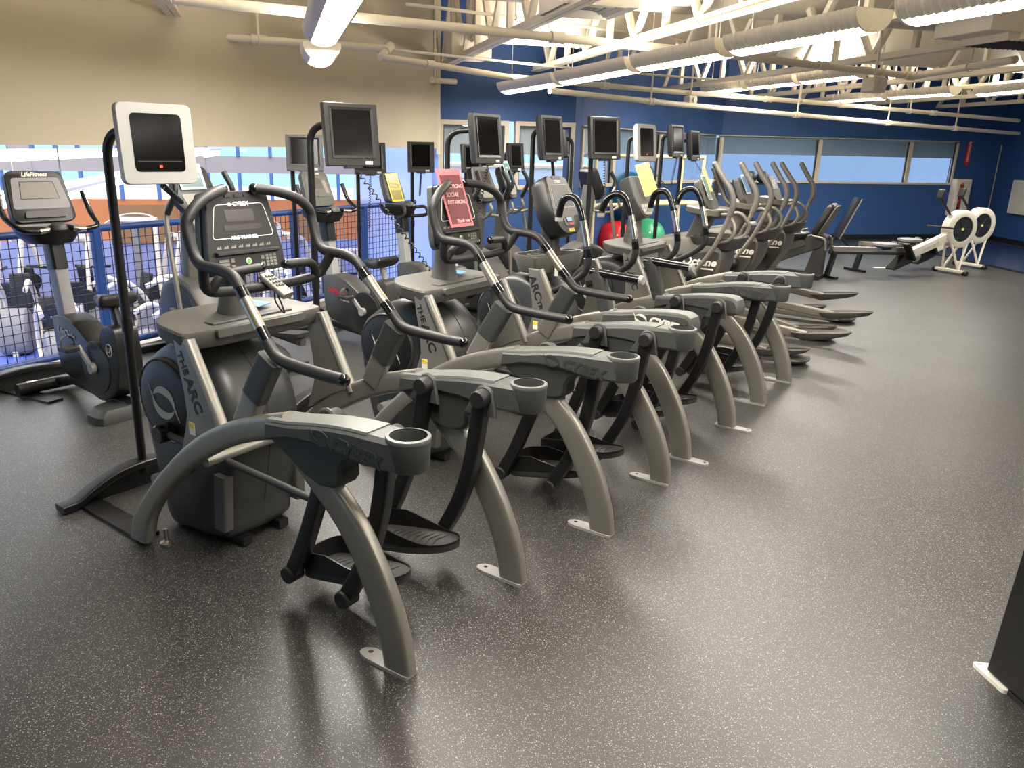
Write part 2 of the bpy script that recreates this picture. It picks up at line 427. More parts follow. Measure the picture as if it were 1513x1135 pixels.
CANE = [(.555, .255, 1.268), (.562, .262, 1.31), (.585, .275, 1.372), (.618, .285, 1.398), (.655, .29, 1.405), (.69, .295, 1.392), (.718, .298, 1.355), (.745, .30, 1.29), (.768, .30, 1.21), (.788, .30, 1.13), (.80, .30, 1.05), (.785, .30, .985), (.735, .30, .935), (.66, .30, .888), (.56, .295, .835), (.47, .28, .80)]
def swing_arm(pts, y):
    return MB().sweep(crom([(x, y, z) for x, z in pts], 5), .05, .058, rad=.35)
ARM_F = [(1.131, .775), (1.085, .54), (1.028, .38), (.975, .25), (.905, .115)]
ARM_R = [(1.401, .775), (1.381, .67), (1.352, .50), (1.295, .32), (1.186, .115)]
def pedal(y, root):
    s = 1 if y > 0 else -1
    out = [(.935, -.075), (.955, -.088), (1.05, -.09), (1.20, -.088), (1.32, -.055), (1.36, -.01), (1.355, .04), (1.30, .078), (1.16, .09), (1.0, .088), (.945, .07), (.93, 0)]
    o = spoly(out, 3)
    def z(x): return .125 + .085 * (x - .93) / .43
    R = []
    for dz, k in ((-.035, .93), (-.028, 1.), (0, 1.)):
        R.append([Vector((1.14 + (px - 1.14) * k, y + py * k, z(px) + dz)) for px, py in o])
    p = MB().rings(R).obj('pedal', 'rubber', root)
    # raised wall round the toe
    rim = spoly(out, 3)
    def wall(px): return .068 * max(0., min(1., (1.27 - px) / .22)) + .006
    A = [Vector((px, y + py, z(px) - .004)) for px, py in rim]; Bq = [Vector((px, y + py, z(px) + wall(px))) for px, py in rim]
    q = inset(rim, .006)
    C = [Vector((px, y + py, z(px) + wall(px))) for px, py in q]; D = [Vector((px, y + py, z(px) - .004)) for px, py in q]
    MB().rings([A, Bq, C, D], cap=False).obj('toe_rim', 'black', p)
    g = MB()
    for i in range(9):
        x = 1.0 + i * .034
        g.sweep([(x + .012 * abs(k) * 1.4, y + k * .055 , z(x) + .002) for k in (-1, -.5, 0, .5, 1)], .006, .006, side=(0, 0, 1))
    g.obj('tread', 'grip', p)
def shroud(y, root, kind, text_side=True):
    """kind cup: ends in a cup holder; kind plain: rounded end and printed maker's name"""
    s = 1 if y > 0 else -1
    yo, yi = y + s * .062, y - s * .068
    if kind == 'cup':
        poly = BAND_TOP[:6] + [(1.556, .832), (1.556, .733)] + BAND_BOT[2:]
    else:
        poly = BAND_TOP[:6] + BAND_END + BAND_BOT[2:]
    sh = MB().prism(poly, yi + s * .0, yo, ins=.015).obj('shroud', 'shroud', root, 30)
    if kind == 'cup':                                   # bore the cup out of the shroud
        cut = MB().lathe([(.0575, .765), (.0575, 1.0)], (1.545, y - s * .003, 0), n=28).obj('bore', 'ink', root)
        bo = sh.modifiers.new('bore', 'BOOLEAN'); bo.operation = 'DIFFERENCE'; bo.object = cut; bo.solver = 'EXACT'
        dg = bpy.context.evaluated_depsgraph_get(); me = bpy.data.meshes.new_from_object(sh.evaluated_get(dg)); sh.modifiers.clear(); sh.data = me
        bpy.data.objects.remove(cut)
        for q in me.polygons: q.use_smooth = True
        me.set_sharp_from_angle(angle=math.radians(30))
    # strip along the top in lightened grey: overhead light put into its colour
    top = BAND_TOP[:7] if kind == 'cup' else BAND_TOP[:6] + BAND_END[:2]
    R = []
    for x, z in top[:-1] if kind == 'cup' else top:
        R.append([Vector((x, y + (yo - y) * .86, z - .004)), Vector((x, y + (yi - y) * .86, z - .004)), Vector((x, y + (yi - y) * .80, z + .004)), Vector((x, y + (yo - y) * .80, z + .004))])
    MB().rings(R).obj('shroud_lit_top', 'shroud_lit', sh)
    MB().prism(FIN, y - s * .055, y + s * .045, ins=.012).obj('shroud_fin', 'shroud_dark', sh, 30)
    if kind == 'cup':
        c = (1.545, y - s * .003, 0)
        MB().lathe([(.058, .734), (.064, .742), (.068, .824), (.068, .837), (.064, .839), (.0585, .835), (.056, .762), (.001, .760)], c, n=28, cap=False).obj('cup_holder', 'shroud', sh, 40)
        MB().lathe([(.0575, .8405), (.068, .8385), (.0700, .832), (.0685, .825)], c, n=28, cap=False).obj('cup_rim', 'shroud_lit', sh, 60)  # rim wears the lightened grey, painted light from above
    # maker's mark on the outer face
    ax = Vector((.95 * -s, 0, 0)); ax = Vector((1, 0, -.10)) if s < 0 else Vector((-1, 0, .10))
    ay = Vector((0, 0, 1)); sh_m = 'shroud_dark' if kind == 'cup' else 'white'
    o = Vector((1.345 if kind == 'cup' else 1.32, yo + s * .0005, .768))
    if s < 0:
        lettering('CYBEX', .062, o + Vector((.045, 0, -.004)), ax, ay, sh_m, sh, .002, .003, .18, 1.05)
        swirl(.042, o - Vector((.105, 0, -.010)), ax, ay, sh_m, sh, 'emblem', .003, .62)
    # pivots of the swing arms on the inner face
    for px, pz in (ARM_F[0], ARM_R[0]):
        hood = [(px - .09, pz - .075), (px - .038, pz + .022), (px - .024, pz + .038), (px, pz + .045), (px + .024, pz + .038), (px + .038, pz + .022), (px + .055, pz - .075)]
        MB().prism(hood, yi, yi - s * .018, ins=.006).obj('pivot_hood', 'shroud', sh, 30)
        MB().lathe([(.001, yi - s * .064), (.030, yi - s * .064), (.034, yi - s * .058), (.034, yi - s * .01)], (px, 0, pz), 'y', 20).obj('pivot_cap', 'grip', sh, 40)
def pod(root, wide=.185):
    prof = [(-.005, .005), (-.05, .16), (-.09, .32), (-.12, .48), (-.13, .62), (-.105, .73), (-.03, .80), (.06, .855), (.15, .885), (.24, .885), (.34, .85), (.43, .77), (.49, .66), (.505, .54), (.495, .42), (.46, .26), (.43, .14), (.41, .05), (.30, .015), (.15, .005)]
    o = spoly(prof, 3); c = Vector((.2, .42)); R = []
    for t, k in ((-1, .80), (-.97, .90), (-.88, .965), (-.6, .995), (0, 1.), (.6, .995), (.88, .965), (.97, .90), (1, .80)):
        R.append([Vector((c.x + (x - c.x) * k, t * wide, max(.005, c.y + (z - c.y) * k))) for x, z in o])
    p = MB().rings(R).obj('housing', 'pod', root, 50)
    seam = MB()
    seam.tube([Vector((x, 0, z)) for x, z in o[21:48]], .004, 6)
    seam.obj('seam', 'shroud_dark', p)
    for s in (-1, 1):
        MB().lathe([(.001, s * .213), (.10, s * .212), (.160, s * .207), (.174, s * .200), (.176, s * .17)], (.09, 0, .615), 'y', 40).obj('side_disk', 'disk', p, 50)
        MB().lathe([(.174, s * .198), (.182, s * .202), (.188, s * .196), (.188, s * .16)], (.09, 0, .615), 'y', 40, cap=False).obj('disk_ring', 'pod', p, 50)
        if s < 0: swirl(.088, (.10, s * .2135, .612), (1, 0, .0), (0, 0, 1), 'greyprint', p, 'emblem', .002, .82)
        MB().ball((.32, s * .10, .62), .022, 12, 8, (.5, 1.2, .6)).obj('vent_plug', 'shroud_dark', p)
    return p
def console_dark(root, sign=None):
    """flat black console with a display frame, a ledge and keys below (machines nearest the camera)"""
    A = Vector((.395, 0, 1.485)); B = Vector((.450, 0, 1.175)); dn = (B - A).normalized(); nr = Vector((-dn.z, 0, dn.x));
    if nr.x < 0: nr = -nr
    Y = Vector((0, 1, 0))
    def P(u, v, d=0.): return A + Y * u + dn * v + nr * d           # u across, v downwards, d out of the face
    H = (B - A).length
    out = rpoly([(-.145, 0), (.145, 0), (.186, .25), (.178, H), (-.178, H), (-.186, .25)], [.02, .02, .06, .04, .04, .06])
    c = MB().rings([[P(u * .93, .01 + v * .95, -.075) for u, v in out], [P(u, v, -.06) for u, v in out], [P(u, v, -.004) for u, v in out], [P(u * .97, .003 + v * .98, 0) for u, v in out]]).obj('console', 'console', root, 30)
    MB().rings([[P(u * 1.03, v * 1.01 - .002, -.062) for u, v in out], [P(u * 1.03, v * 1.01 - .002, -.030) for u, v in out]], cap=False).obj('console_edge', 'shroud', c, 40)
    v = MB()
    for i in range(3): v.box(P(-.045 + i * .045, .018, .001), (.006, .032, .010), rot=(0, math.atan2(nr.x, nr.z) - PI / 2, 0))
    v.obj('vent', 'ink', c)
    fr = rpoly([(-.115, .05), (.115, .05), (.148, .178), (-.148, .178)], .018)
    MB().tube([P(u, w, .0005) for u, w in fr], .0016, 6, closed=True).obj('display_frame', 'white', c)
    def quad(name, pts, m, d=.0012, parent=c):
        return MB().rings([[P(u, w, -.001) for u, w in pts], [P(u, w, d) for u, w in pts]]).obj(name, m, parent)
    quad('display', [(-.075, .07), (.06, .07), (.066, .115), (-.071, .115)], 'lcd')
    quad('display_strip', [(-.088, .128), (.088, .128), (.094, .150), (-.088, .150)], 'lcd')
    lettering('CYBEX', .022, P(.008, .050, .001), Y, -dn, 'white', c, .0008, .0006, 0, 1.1)
    swirl(.009, P(-.045, .050, .001), Y, -dn, 'white', c, 'emblem', .001)
    lettering('ARC TRAINER', .018, P(0, .178, .001), Y, -dn, 'white', c, .0008, .0006, 0, 1.15)
    ic = MB()
    for i in range(8):
        u = -.128 + i * .034
        for k, hh in enumerate((.006, .010, .007, .012)): ic.box(P(u + k * .0055 - .008, .2165 - hh / 2, .0008), (.0016, .005, hh), rot=(0, math.atan2(nr.x, nr.z) - PI / 2, 0))
    ic.obj('icon', 'keys', c)
    MB().rings([[P(u, w, d) for u, w, d in q] for q in ([(-.15, .226, 0), (-.15, .232, .022), (-.15, .240, .022), (-.15, .246, 0)], [(.15, .226, 0), (.15, .232, .022), (.15, .240, .022), (.15, .246, 0)])]).obj('ledge', 'ink', c)
    k = MB()
    for r in range(3): k.rings([[P(u, w, d) for u, w in ((-.138, .256 + r * .014), (-.092, .256 + r * .014), (-.092, .267 + r * .014), (-.138, .267 + r * .014))] for d in (-.001, .002)])
    for r in range(2):
        for u in (-.083, .062): k.rings([[P(a, w, d) for a, w in ((u, .255 + r * .026), (u + .016, .255 + r * .026), (u + .016, .27 + r * .026), (u, .27 + r * .026))] for d in (-.001, .002)])
    for r in range(4):
        for q in range(3): k.rings([[P(a, w, d) for a, w in ((.086 + q * .019, .252 + r * .0125), (.101 + q * .019, .252 + r * .0125), (.101 + q * .019, .262 + r * .0125), (.086 + q * .019, .262 + r * .0125))] for d in (-.001, .002)])
    k.obj('key', 'keys', c)
    MB().rings([[P(math.cos(a) * .0125 * q, .271 + math.sin(a) * .0125 * q, d) for a in [i * PI / 10 for i in range(20)]] for q, d in ((1, -.001), (1, .0025), (.8, .003))]).obj('start_ring', 'white', c)
    MB().rings([[P(math.cos(a) * .009, .271 + math.sin(a) * .009, d) for a in [i * PI / 8 for i in range(16)]] for d in (0, .005)]).obj('start_button', 'green', c)
    quad('lower_panel', rpoly([(-.075, .294), (.075, .294), (.075, .312), (-.075, .312)], .006), 'lcd')
    return c, P
def tray_flat(root):
    plan = rpoly([(.17, -.22), (.27, -.335), (.475, -.355), (.495, -.20), (.495, .20), (.475, .355), (.27, .335), (.17, .22)], [.05, .06, .03, .03, .03, .03, .06, .05])
    def zt(x): return 1.012 - .02 * (x - .17) / .28
    R = [[Vector((.31 + (x - .31) * k, y * k, zt(x) + dz)) for x, y in plan] for dz, k in ((-.075, .90), (-.06, .97), (-.012, 1.), (-.003, .985), (0, .96))]
    t = MB().rings(R).obj('tray', 'tray', root, 40)
    MB().rings([[Vector((x, y, z)) for y, z in rpoly([(-.22, .955), (.22, .955), (.22, .985), (-.22, .985)], .01)] for x in (.475, .512)]).obj('tray_lip', 'tray', t, 40)
    MB().box((.43, -.0, .994), (.055, .40, .012)).obj('tray_recess', 'shroud', t, bevel=.004)
    MB().lathe([(.075, .99), (.068, 1.02), (.060, 1.06), (.055, 1.10), (.05, 1.19), (.05, 1.26)], (.335, 0, 0), n=22).obj('console_post', 'tray', root, 40)
    MB().sweep([(.335, 0, 1.08), (.345, 0, 1.30)], .10, .05, rad=.3).obj('console_bracket', 'console', root, 40)
    return t
def tray_cups(root):
    plan = rpoly([(.20, -.21), (.26, -.27), (.43, -.285), (.49, -.15), (.49, .15), (.43, .285), (.26, .27), (.20, .21)], [.03, .04, .04, .04, .04, .04, .04, .03])
    R = [[Vector((.345 + (x - .345) * k, y * k, z)) for x, y in plan] for z, k in ((.915, .82), (.925, .88), (1.02, 1.), (1.03, .99), (1.028, .93), (.975, .86))]
    t = MB().rings(R).obj('tray', 'tray', root, 35)
    for s in (-1, 1):
        MB().lathe([(.062, .96), (.062, 1.032), (.050, 1.034), (.046, 1.03), (.046, .965), (.001, .962)], (.36, s * .19, 0), n=22, cap=False).obj('cup_holder', 'tray', t, 40)
        MB().lathe([(.001, .9), (.045, .9), (.045, 1.0235), (.001, 1.0235)], (.36, s * .19, 0), n=20).obj('cup_hollow', 'ink', t, 40)
    MB().lathe([(.09, .965), (.075, 1.0), (.062, 1.10), (.06, 1.20)], (.335, 0, 0), n=22).obj('console_post', 'console', root, 40)
    return t
def console_big(root):
    """tall rounded grey console with a printed frame and a small blue display low down"""
    A = Vector((.345, 0, 1.515)); B = Vector((.505, 0, 1.165)); dn = (B - A).normalized(); nr = Vector((-dn.z, 0, dn.x)); nr = nr if nr.x > 0 else -nr; Y = Vector((0, 1, 0)); H = (B - A).length
    def P(u, v, d=0.): return A + Y * u + dn * v + nr * d
    out = rpoly([(-.12, 0), (.12, 0), (.178, .24), (.10, H), (-.10, H), (-.178, .24)], [.05, .05, .10, .06, .06, .10], 5)
    c = MB().rings([[P(u * .75, .03 + v * .85, -.14) for u, v in out], [P(u * .93, .01 + v * .96, -.12) for u, v in out], [P(u, v, -.07) for u, v in out], [P(u, v, -.01) for u, v in out], [P(u * .95, .006 + v * .97, 0) for u, v in out]]).obj('console', 'console', root, 50)
    f = rpoly([(-.112, .018), (.112, .018), (.150, .25), (.135, .27), (.06, .275), (.055, .335), (-.055, .335), (-.06, .275), (-.135, .27), (-.150, .25)], .02)
    MB().rings([[P(u, v, d) for u, v in f] for d in (-.01, .004)]).obj('face_plate', 'face_grey', c, 30)
    fr = rpoly([(-.09, .065), (.09, .065), (.118, .215), (-.118, .215)], .012)
    MB().tube([P(u, v, .0045) for u, v in fr], .0015, 6, closed=True).obj('display_frame', 'greyprint', c)
    MB().rings([[P(u, v, d) for u, v in ((-.082, .072), (.082, .072), (.106, .208), (-.106, .208))] for d in (.003, .005)]).obj('display', 'console_grey', c)
    lettering('CYBEX', .024, P(0, .046, .005), Y, -dn, 'white', c, .0008, .0006)
    MB().rings([[P(u, v, d) for u, v in rpoly([(-.05, .006), (.05, .006), (.05, .026), (-.05, .026)], .008)] for d in (-.004, .006)]).obj('handle_slot', 'ink', c)
    MB().rings([[P(u, v, d) for u, v in ((-.035, .275), (.03, .275), (.03, .312), (-.035, .312))] for d in (.003, .007)]).obj('lcd_bezel', 'ink', c)
    MB().rings([[P(u, v, d) for u, v in ((-.029, .28), (.024, .28), (.024, .307), (-.029, .307))] for d in (.003, .0085)]).obj('small_display', 'lcd_blue', c)
    MB().rings([[P(u, v, d) for u, v in rpoly([(-.018, .318), (.03, .318), (.03, .332), (-.018, .332)], .006)] for d in (.003, .008)]).obj('stop_button', 'red', c)
    MB().rings([[P(u, v, d) for u, v in ((-.035, .352), (.028, .352), (.028, .374), (-.035, .374))] for d in (-.02, .003)]).obj('warning_sticker', 'orange', c)
    return c, P
def console_slim(root):
    A = Vector((.31, 0, 1.495)); B = Vector((.445, 0, 1.20)); dn = (B - A).normalized(); nr = Vector((-dn.z, 0, dn.x)); nr = nr if nr.x > 0 else -nr; Y = Vector((0, 1, 0)); H = (B - A).length
    def P(u, v, d=0.): return A + Y * u + dn * v + nr * d
    out = rpoly([(-.125, 0), (.125, 0), (.145, .20), (.09, H), (-.09, H), (-.145, .20)], [.03, .03, .06, .05, .05, .06], 4)
    c = MB().rings([[P(u * .9, .01 + v * .95, -.10) for u, v in out], [P(u, v, -.08) for u, v in out], [P(u, v, -.006) for u, v in out], [P(u * .96, .004 + v * .98, 0) for u, v in out]]).obj('console', 'console_grey', root, 40)
    k = rpoly([(-.10, .225), (.10, .225), (.10, .275), (.06, .312), (-.06, .312), (-.10, .275)], .02)
    MB().rings([[P(u, v, d) for u, v in k] for d in (-.002, .008)]).obj('key_panel', 'keys', c, 30)
    q = MB()
    for i in range(4):
        for j in range(2): q.rings([[P(u, v, d) for u, v in ((-.08 + i * .042, .235 + j * .03), (-.05 + i * .042, .235 + j * .03), (-.05 + i * .042, .255 + j * .03), (-.08 + i * .042, .255 + j * .03))] for d in (.006, .011)])
    q.obj('key', 'tvsilver', c)
    MB().sweep([(.30, 0, 1.0), (.35, 0, 1.28)], .09, .075, rad=.3).obj('console_post', 'octane', root, 40)
    return c, P
def arc_trainer(label, O, rz, kind):
    t = thing('arc_trainer', label, 'exercise machine', (O[0], O[1], 0), rz, 'arc trainers in the front row')
    big = kind == 'B'
    for s in (-1, 1):
        y = s * .348
        a = edge_beam(ARCH_T, ARCH_B, y, .056)
        for v in range(len(a.v)): a.v[v] = (a.v[v][0], a.v[v][1] + y, a.v[v][2])
        a.obj('arch_beam', 'silver', t, 40)
        b = edge_beam(LEG_T, LEG_B, y, .056)
        for v in range(len(b.v)): b.v[v] = (b.v[v][0], b.v[v][1] + y, b.v[v][2])
        lg = b.obj('rear_leg', 'silver', t, 40)
        if kind == 'B': fp = [(1.44, y - .036), (1.60, y - .036), (1.66, y - .03), (1.675, y), (1.66, y + .03), (1.60, y + .036), (1.44, y + .036)]
        else: fp = [(1.585, y - .036), (1.44, y - .036), (1.38, y - .034), (1.345, y - .02), (1.34, y + .01), (1.37, y + .034), (1.45, y + .036), (1.585, y + .036)]
        f = MB().prism(rpoly([(min(x, 1.565 if kind != 'B' else 9) - .008, yy_(q, y)) for x, q in fp], .012), 0, .012, 'xy').obj('foot_plate', 'tvsilver', lg, 30)
        MB().lathe([(.001, .0125), (.009, .0125)], (1.369 if kind != 'B' else 1.64, y + .006, 0), n=12, cap=False).obj('bolt_hole', 'ink', f)
        bt = MB(); bt.lathe([(.009, .02), (.009, .075)], (.15, y - s * .05, 0), n=10); bt.lathe([(.001, 0), (.028, 0), (.030, .012), (.012, .02), (.001, .02)], (.15, y - s * .05, 0), n=12)
        bt.obj('levelling_foot', 'steel', t)
        shroud(y, t, 'plain' if big else 'cup')
        for pts, nm in ((ARM_F, 'front_swing_arm'), (ARM_R, 'rear_swing_arm')):
            ar = swing_arm(pts, s * .262).obj(nm, 'black', t, 40)
            MB().lathe([(.001, s * .298), (.030, s * .298), (.034, s * .292), (.034, s * .235)], (pts[-1][0], 0, pts[-1][1]), 'y', 18).obj('arm_cap', 'grip', ar, 40)
        pedal(s * .148, t)
        MB().rod((.12, s * .24, .49), (1.035, s * .248, .44), .0145, 12).obj('link_rod', 'shroud_dark', t)
        MB().lathe([(.001, s * .275), (.034, s * .275), (.040, s * .268), (.040, s * .20)], (.12, 0, .49), 'y', 20).obj('crank_hub', 'gloss', t, 40)
        # the sloping side panel that carries the name, and its rounded edge tube
        yp = s * .335
        band = [(.405, .965), (.50, .965), (.60, .79), (.665, .655), (.56, .613), (.47, .56), (.395, .515), (.425, .60), (.447, .67), (.44, .76), (.418, .87)]
        pn = MB().prism(band, yp - s * .02, yp + s * .008, ins=.004).obj('side_panel', 'silver', t, 30)
        MB().sweep([(.492, yp, .965), (.58, yp, .80), (.663, yp, .635)], .046, .036, rad=.8).obj('side_tube', 'silver', pn, 50)
        if s < 0:
            dx = Vector((.105, 0, -.245)).normalized(); upv = Vector((.245, 0, .105)).normalized(); oy = yp - .0086
            if kind == 'B':
                lettering('ARC', .072, Vector((.462, oy, .85)), dx, upv, 'ink', pn, .001, .002, 0, 1.1); lettering('TRAINER', .042, Vector((.528, oy, .69)), dx, upv, 'ink', pn, .001, .0015, 0, 1.1)
            else:
                lettering('THE', .042, Vector((.452, oy, .872)), dx, upv, 'ink', pn, .001, .0012, 0, 1.2); lettering('ARC', .064, Vector((.500, oy, .755)), dx, upv, 'ink', pn, .001, .002, 0, 1.15)
            st = MB().box((.475, yp - .0092, .618), (.034, .003, .05)).obj('warning_sticker', 'white', pn)
            MB().box((.475, yp - .0104, .632), (.032, .003, .020)).obj('sticker_band', 'yellow', st)
            lettering('!', .016, Vector((.468, yp - .0122, .632)), (1, 0, 0), (0, 0, 1), 'ink', st, .0004)
        # struts down to the base
        MB().sweep([(.43, s * .19, .36), (.42, s * .20, .12)], .05, .07, rad=.3).obj('strut', 'tray', t, 40)
    MB().rod((.16, -.33, .315), (.16, .33, .315), .026, 14).obj('cross_tube', 'silver', t)
    MB().rod((.52, -.33, .49), (.52, .33, .49), .022, 14).obj('cross_tube', 'silver', t)
    MB().sweep([(-.02, -.10, .03), (.44, -.10, .03)], .05, .04).obj('base_rail', 'black', t); MB().sweep([(-.02, .10, .03), (.44, .10, .03)], .05, .04).obj('base_rail', 'black', t)
    pod(t)
    if kind == 'A':
        for s in (-1, 1):
            path = crom([(x, s * y, z) for x, y, z in HND], 5)
            h = MB().tube(path, .0205, 14).obj('handlebar', 'grip', t, 60)
            i0, i1 = 11 * 5 + 1, 13 * 5 - 1
            MB().tube(path[i0:i1], .0212, 14).obj('pulse_sleeve', 'steel', h, 60)
            MB().tube(path[i0 - 3:i0 + 1], .0216, 14).obj('sleeve_collar', 'gloss', h, 60)
            MB().tube(path[i1 - 1:i1 + 3], .0216, 14).obj('sleeve_collar', 'gloss', h, 60)
            for e in (path[0], path[-1]): MB().ball(e, .0212, 14, 8).obj('end_cap', 'gloss', h)
            pd = MB().sweep([(.775, s * .335, .70), (.862, s * .330, .862)], .044, .088, rad=.3).obj('handle_post', 'silver', t, 40)
            MB().sweep([(.838, s * .331, .815), (.925, s * .323, .965)], .052, .094, rad=.4).obj('post_sleeve', 'shroud_dark', pd, 40)
            g = MB().tube(corners([(.545, s * .26, 1.14), (.56, s * .235, 1.19), (.572, s * .19, 1.207), (.585, s * .06, 1.213)], .03), .018, 12).obj('grip', 'grip', t, 60)
            MB().ball((.585, s * .06, 1.213), .0188, 12, 8).obj('end_cap', 'gloss', g)
        MB().tube(corners([(.56, -.297, 1.238), (.54, -.285, 1.14), (.535, -.15, 1.128), (.535, .15, 1.128), (.54, .285, 1.14), (.60, .298, 1.236)], .05), .0195, 14).obj('front_bar', 'grip', t, 60)
        tr = tray_flat(t)
        MB().box((.33, .115, 1.0165), (.085, .10, .003), rot=(0, .05, .3)).obj('leaflet', 'cyanpaper', tr)
        c, P = console_dark(t)
    else:
        for s in (-1, 1):
            path = crom([(x, s * y, z) for x, y, z in CANE], 5)
            h = MB().tube(path, .0205, 14).obj('handlebar', 'grip', t, 60)
            MB().tube(path[3:43], .0212, 14).obj('glossy_grip', 'gloss', h, 60)
            MB().tube(path[36:46], .0218, 14).obj('pulse_sleeve', 'chrome', h, 60)
            MB().tube(path[46:50], .0225, 14).obj('sleeve_collar', 'gloss', h, 60)
            MB().lathe([(.001, -.012), (.023, -.012), (.025, 0), (.023, .012), (.001, .012)], path[0], 'z', 16).obj('end_cap', 'tvsilver', h, 50)
            if big:
                gp = MB().sweep([(.975, s * .345, .755), (.905, s * .345, .955)], .055, .08, rad=.4).obj('grip_post', 'shroud_dark', t, 40)
                MB().tube([(.85, s * .345, .99), (.905, s * .345, .992), (1.165, s * .345, .978)], .024, 14, flat=(1, 1)).obj('grip', 'gloss', gp, 60)
                MB().sweep([(.92, s * .345, .93), (.875, s * .345, .995)], .056, .07, rad=.5).obj('grip_collar', 'shroud_dark', gp, 50)
                MB().lathe([(.001, 1.185), (.024, 1.183), (.026, 1.172), (.026, 1.16)], (0, s * .345, .979), 'x', 16).obj('end_cap', 'tvsilver', gp, 50)
        if big: tray_cups(t); c, P = console_big(t)
        else: tray_flat(t); c, P = console_slim(t)
    return t, c, P
RZ = math.atan2(-.566, .824)
UX, UY = math.cos(RZ), math.sin(RZ)
def loc2w(O, x, y, z=0.): return Vector((O[0] + x * UX - y * UY, O[1] + x * UY + y * UX, z))
O1 = (-1.281, 3.299); O2 = (-.467, 4.293); O3 = (.185, 5.262); O4 = (.913, 6.245)
m1, c1, P1 = arc_trainer('grey arc trainer with bare black console, nearest the camera at the front of the row', O1, RZ, 'A')
m2, c2, P2 = arc_trainer('grey arc trainer with a pink notice taped over its black console', O2, RZ, 'A')
m3, c3, P3 = arc_trainer('grey arc trainer with a big rounded console and printed white maker name on its shroud', O3, RZ - .055, 'B')
m4, c4, P4 = arc_trainer('grey arc trainer with black cane handles and a lime notice on its slim console', O4, RZ, 'C')
def world_frame(root, P):
    bpy.context.view_layer.update(); M = root.matrix_world.copy()
    return lambda u, v, d: M @ P(u, v, d)
def notice(name, label, Q, w0, w1, v0, v1, films, tilt=0., lines=(), printm='pinkprint', lean=.0, group=None, cat='notice', turn=0., off=0.):
    """a sheet of coloured film on a console; its own thing"""
    def q(u, v, d): return Q(u + tilt * (v - v0), v, d + lean * (v1 - v) + turn * u + off)
    mk = lambda a, b, c, d, e0, e1: MB().rings([[q(a, c, e), q(b, c, e), q(b, d, e), q(a, d, e)] and [q(a, c, e), q(b, c, e), q(b, d, e), q(a, d, e)] for e in (e0, e1)])
    r = tag(mk(w0, w1, v0, v1, .010, .012).obj(name, films[0]), label, cat, group)
    b = (w1 - w0) * .09
    mk(w0 + b, w1 - b, v0 + b * 1.6, v1 - b, .0115, .0145).obj('printed_panel', films[1], r)
    ax = q(w1, v0, .013) - q(w0, v0, .013); ay = q(w0, v0, .013) - q(w0, v1, .013)
    for txt, size, u, v in lines:
        lettering(txt, size, q(u, v, .0147), ax, ay, printm, r, .0004, .0004)
    return r
Q2 = world_frame(m2, P2)
notice('notice', 'pink notice about social distancing on the second arc trainer console', Q2, -.165, .035, -.075, .215, ('pink', 'pinkdark'), .27,
       [('PRACTICING', .027, -.06, .012), ('SOCIAL', .030, -.085, .052), ('DISTANCING', .027, -.06, .090), ('Thank you', .026, -.05, .185)], 'pinkprint', .02)
Q4 = world_frame(m4, P4)
notice('notice', 'lime yellow notice leaning on the slim console of the fourth arc trainer', Q4, -.052, .056, -.065, .18, ('limefilm', 'limedark'), .08, [], 'yprint', .03, turn=.62, off=.055)
# small things hanging on the machines
Q1 = world_frame(m1, P1)
bpy.context.view_layer.update()
def inw(m, x, y, z): return m.matrix_world @ Vector((x, y, z))
rc = thing('remote_control', 'small grey remote control clipped to the front bar of the nearest arc trainer', 'remote control', inw(m1, .565, .0, 1.135), RZ)
b = MB(); b.sweep([(-.035, .0, .035), (.075, .02, -.035)], .058, .026, rad=.4); b.obj('remote_body', 'keys', rc, 40)
b = MB()
for i in range(4):
    for j in range(3): b.box((-.012 + i * .016 + .006, -.012 + j * .014 + i * .003, .0365 - i * .0102), (.009, .009, .004), rot=(0, .57, 0))
b.obj('remote_button', 'shroud', rc)
MB().tube(crom([(.02, .0, -.015), (.0, .02, -.07), (.035, .03, -.11), (.03, .0, -.02)], 5), .0035, 6).obj('lanyard', 'ink', rc)
g = thing('key_tag', 'cream tag hanging from the cup tray of the third arc trainer', 'tag', inw(m3, .475, -.16, .955), RZ)
MB().box((.018, 0, -.005), (.006, .034, .085)).obj('tag_card', 'whitepanel', g, bevel=.002); MB().rod((.016, 0, .034), (.016, 0, .062), .003, 6).obj('tag_loop', 'steel', g)
# ------------------------------------------------------------------ the room
RAIL_A, RAIL_B = Vector((-3.291, 5.312, 0)), Vector((-.787, 9.924, 0))
RD = (RAIL_B - RAIL_A).normalized(); RN = Vector((-RD.y, RD.x, 0))          # along the rail; out over the lower gym
def rail_pt(s, off=0., z=0.): return RAIL_A + RD * s + RN * off + Vector((0, 0, z))
def rail_s(x, y):                                                            # distance along the rail seen at a pixel
    p = on_wall(x, y, RAIL_A, RAIL_B); return (p - RAIL_A).to_2d().dot(RD.to_2d())
C0 = Vector((-.575, 10.84)); C1 = Vector((1.27, 11.2)); C2 = Vector((1.46, 11.95)); C3 = Vector((3.16, 14.35)); C4 = Vector((4.72, 15.99)); C5 = at_height(1452, 352.3).to_2d(); C6 = at_height(1513, 364.5).to_2d(); C6 = C5 + (C6 - C5) * 2.2
FACETS = [(C0, C1), (C1, C2), (C2, C3), (C3, C4), (C4, C5), (C5, C6)]
RC, RB, LB = Vector((15.5, 2.)), Vector((9., -5.5)), rail_pt(-12.5)
Z_SILL, Z_HEAD, Z_DECK = 1.15, 2.05, 3.8
fl = [(p[0], p[1]) for p in (rail_pt(-12.5), rail_pt(5.5), C0, C1, C2, C3, C4, C5, C6, RC, RB)]
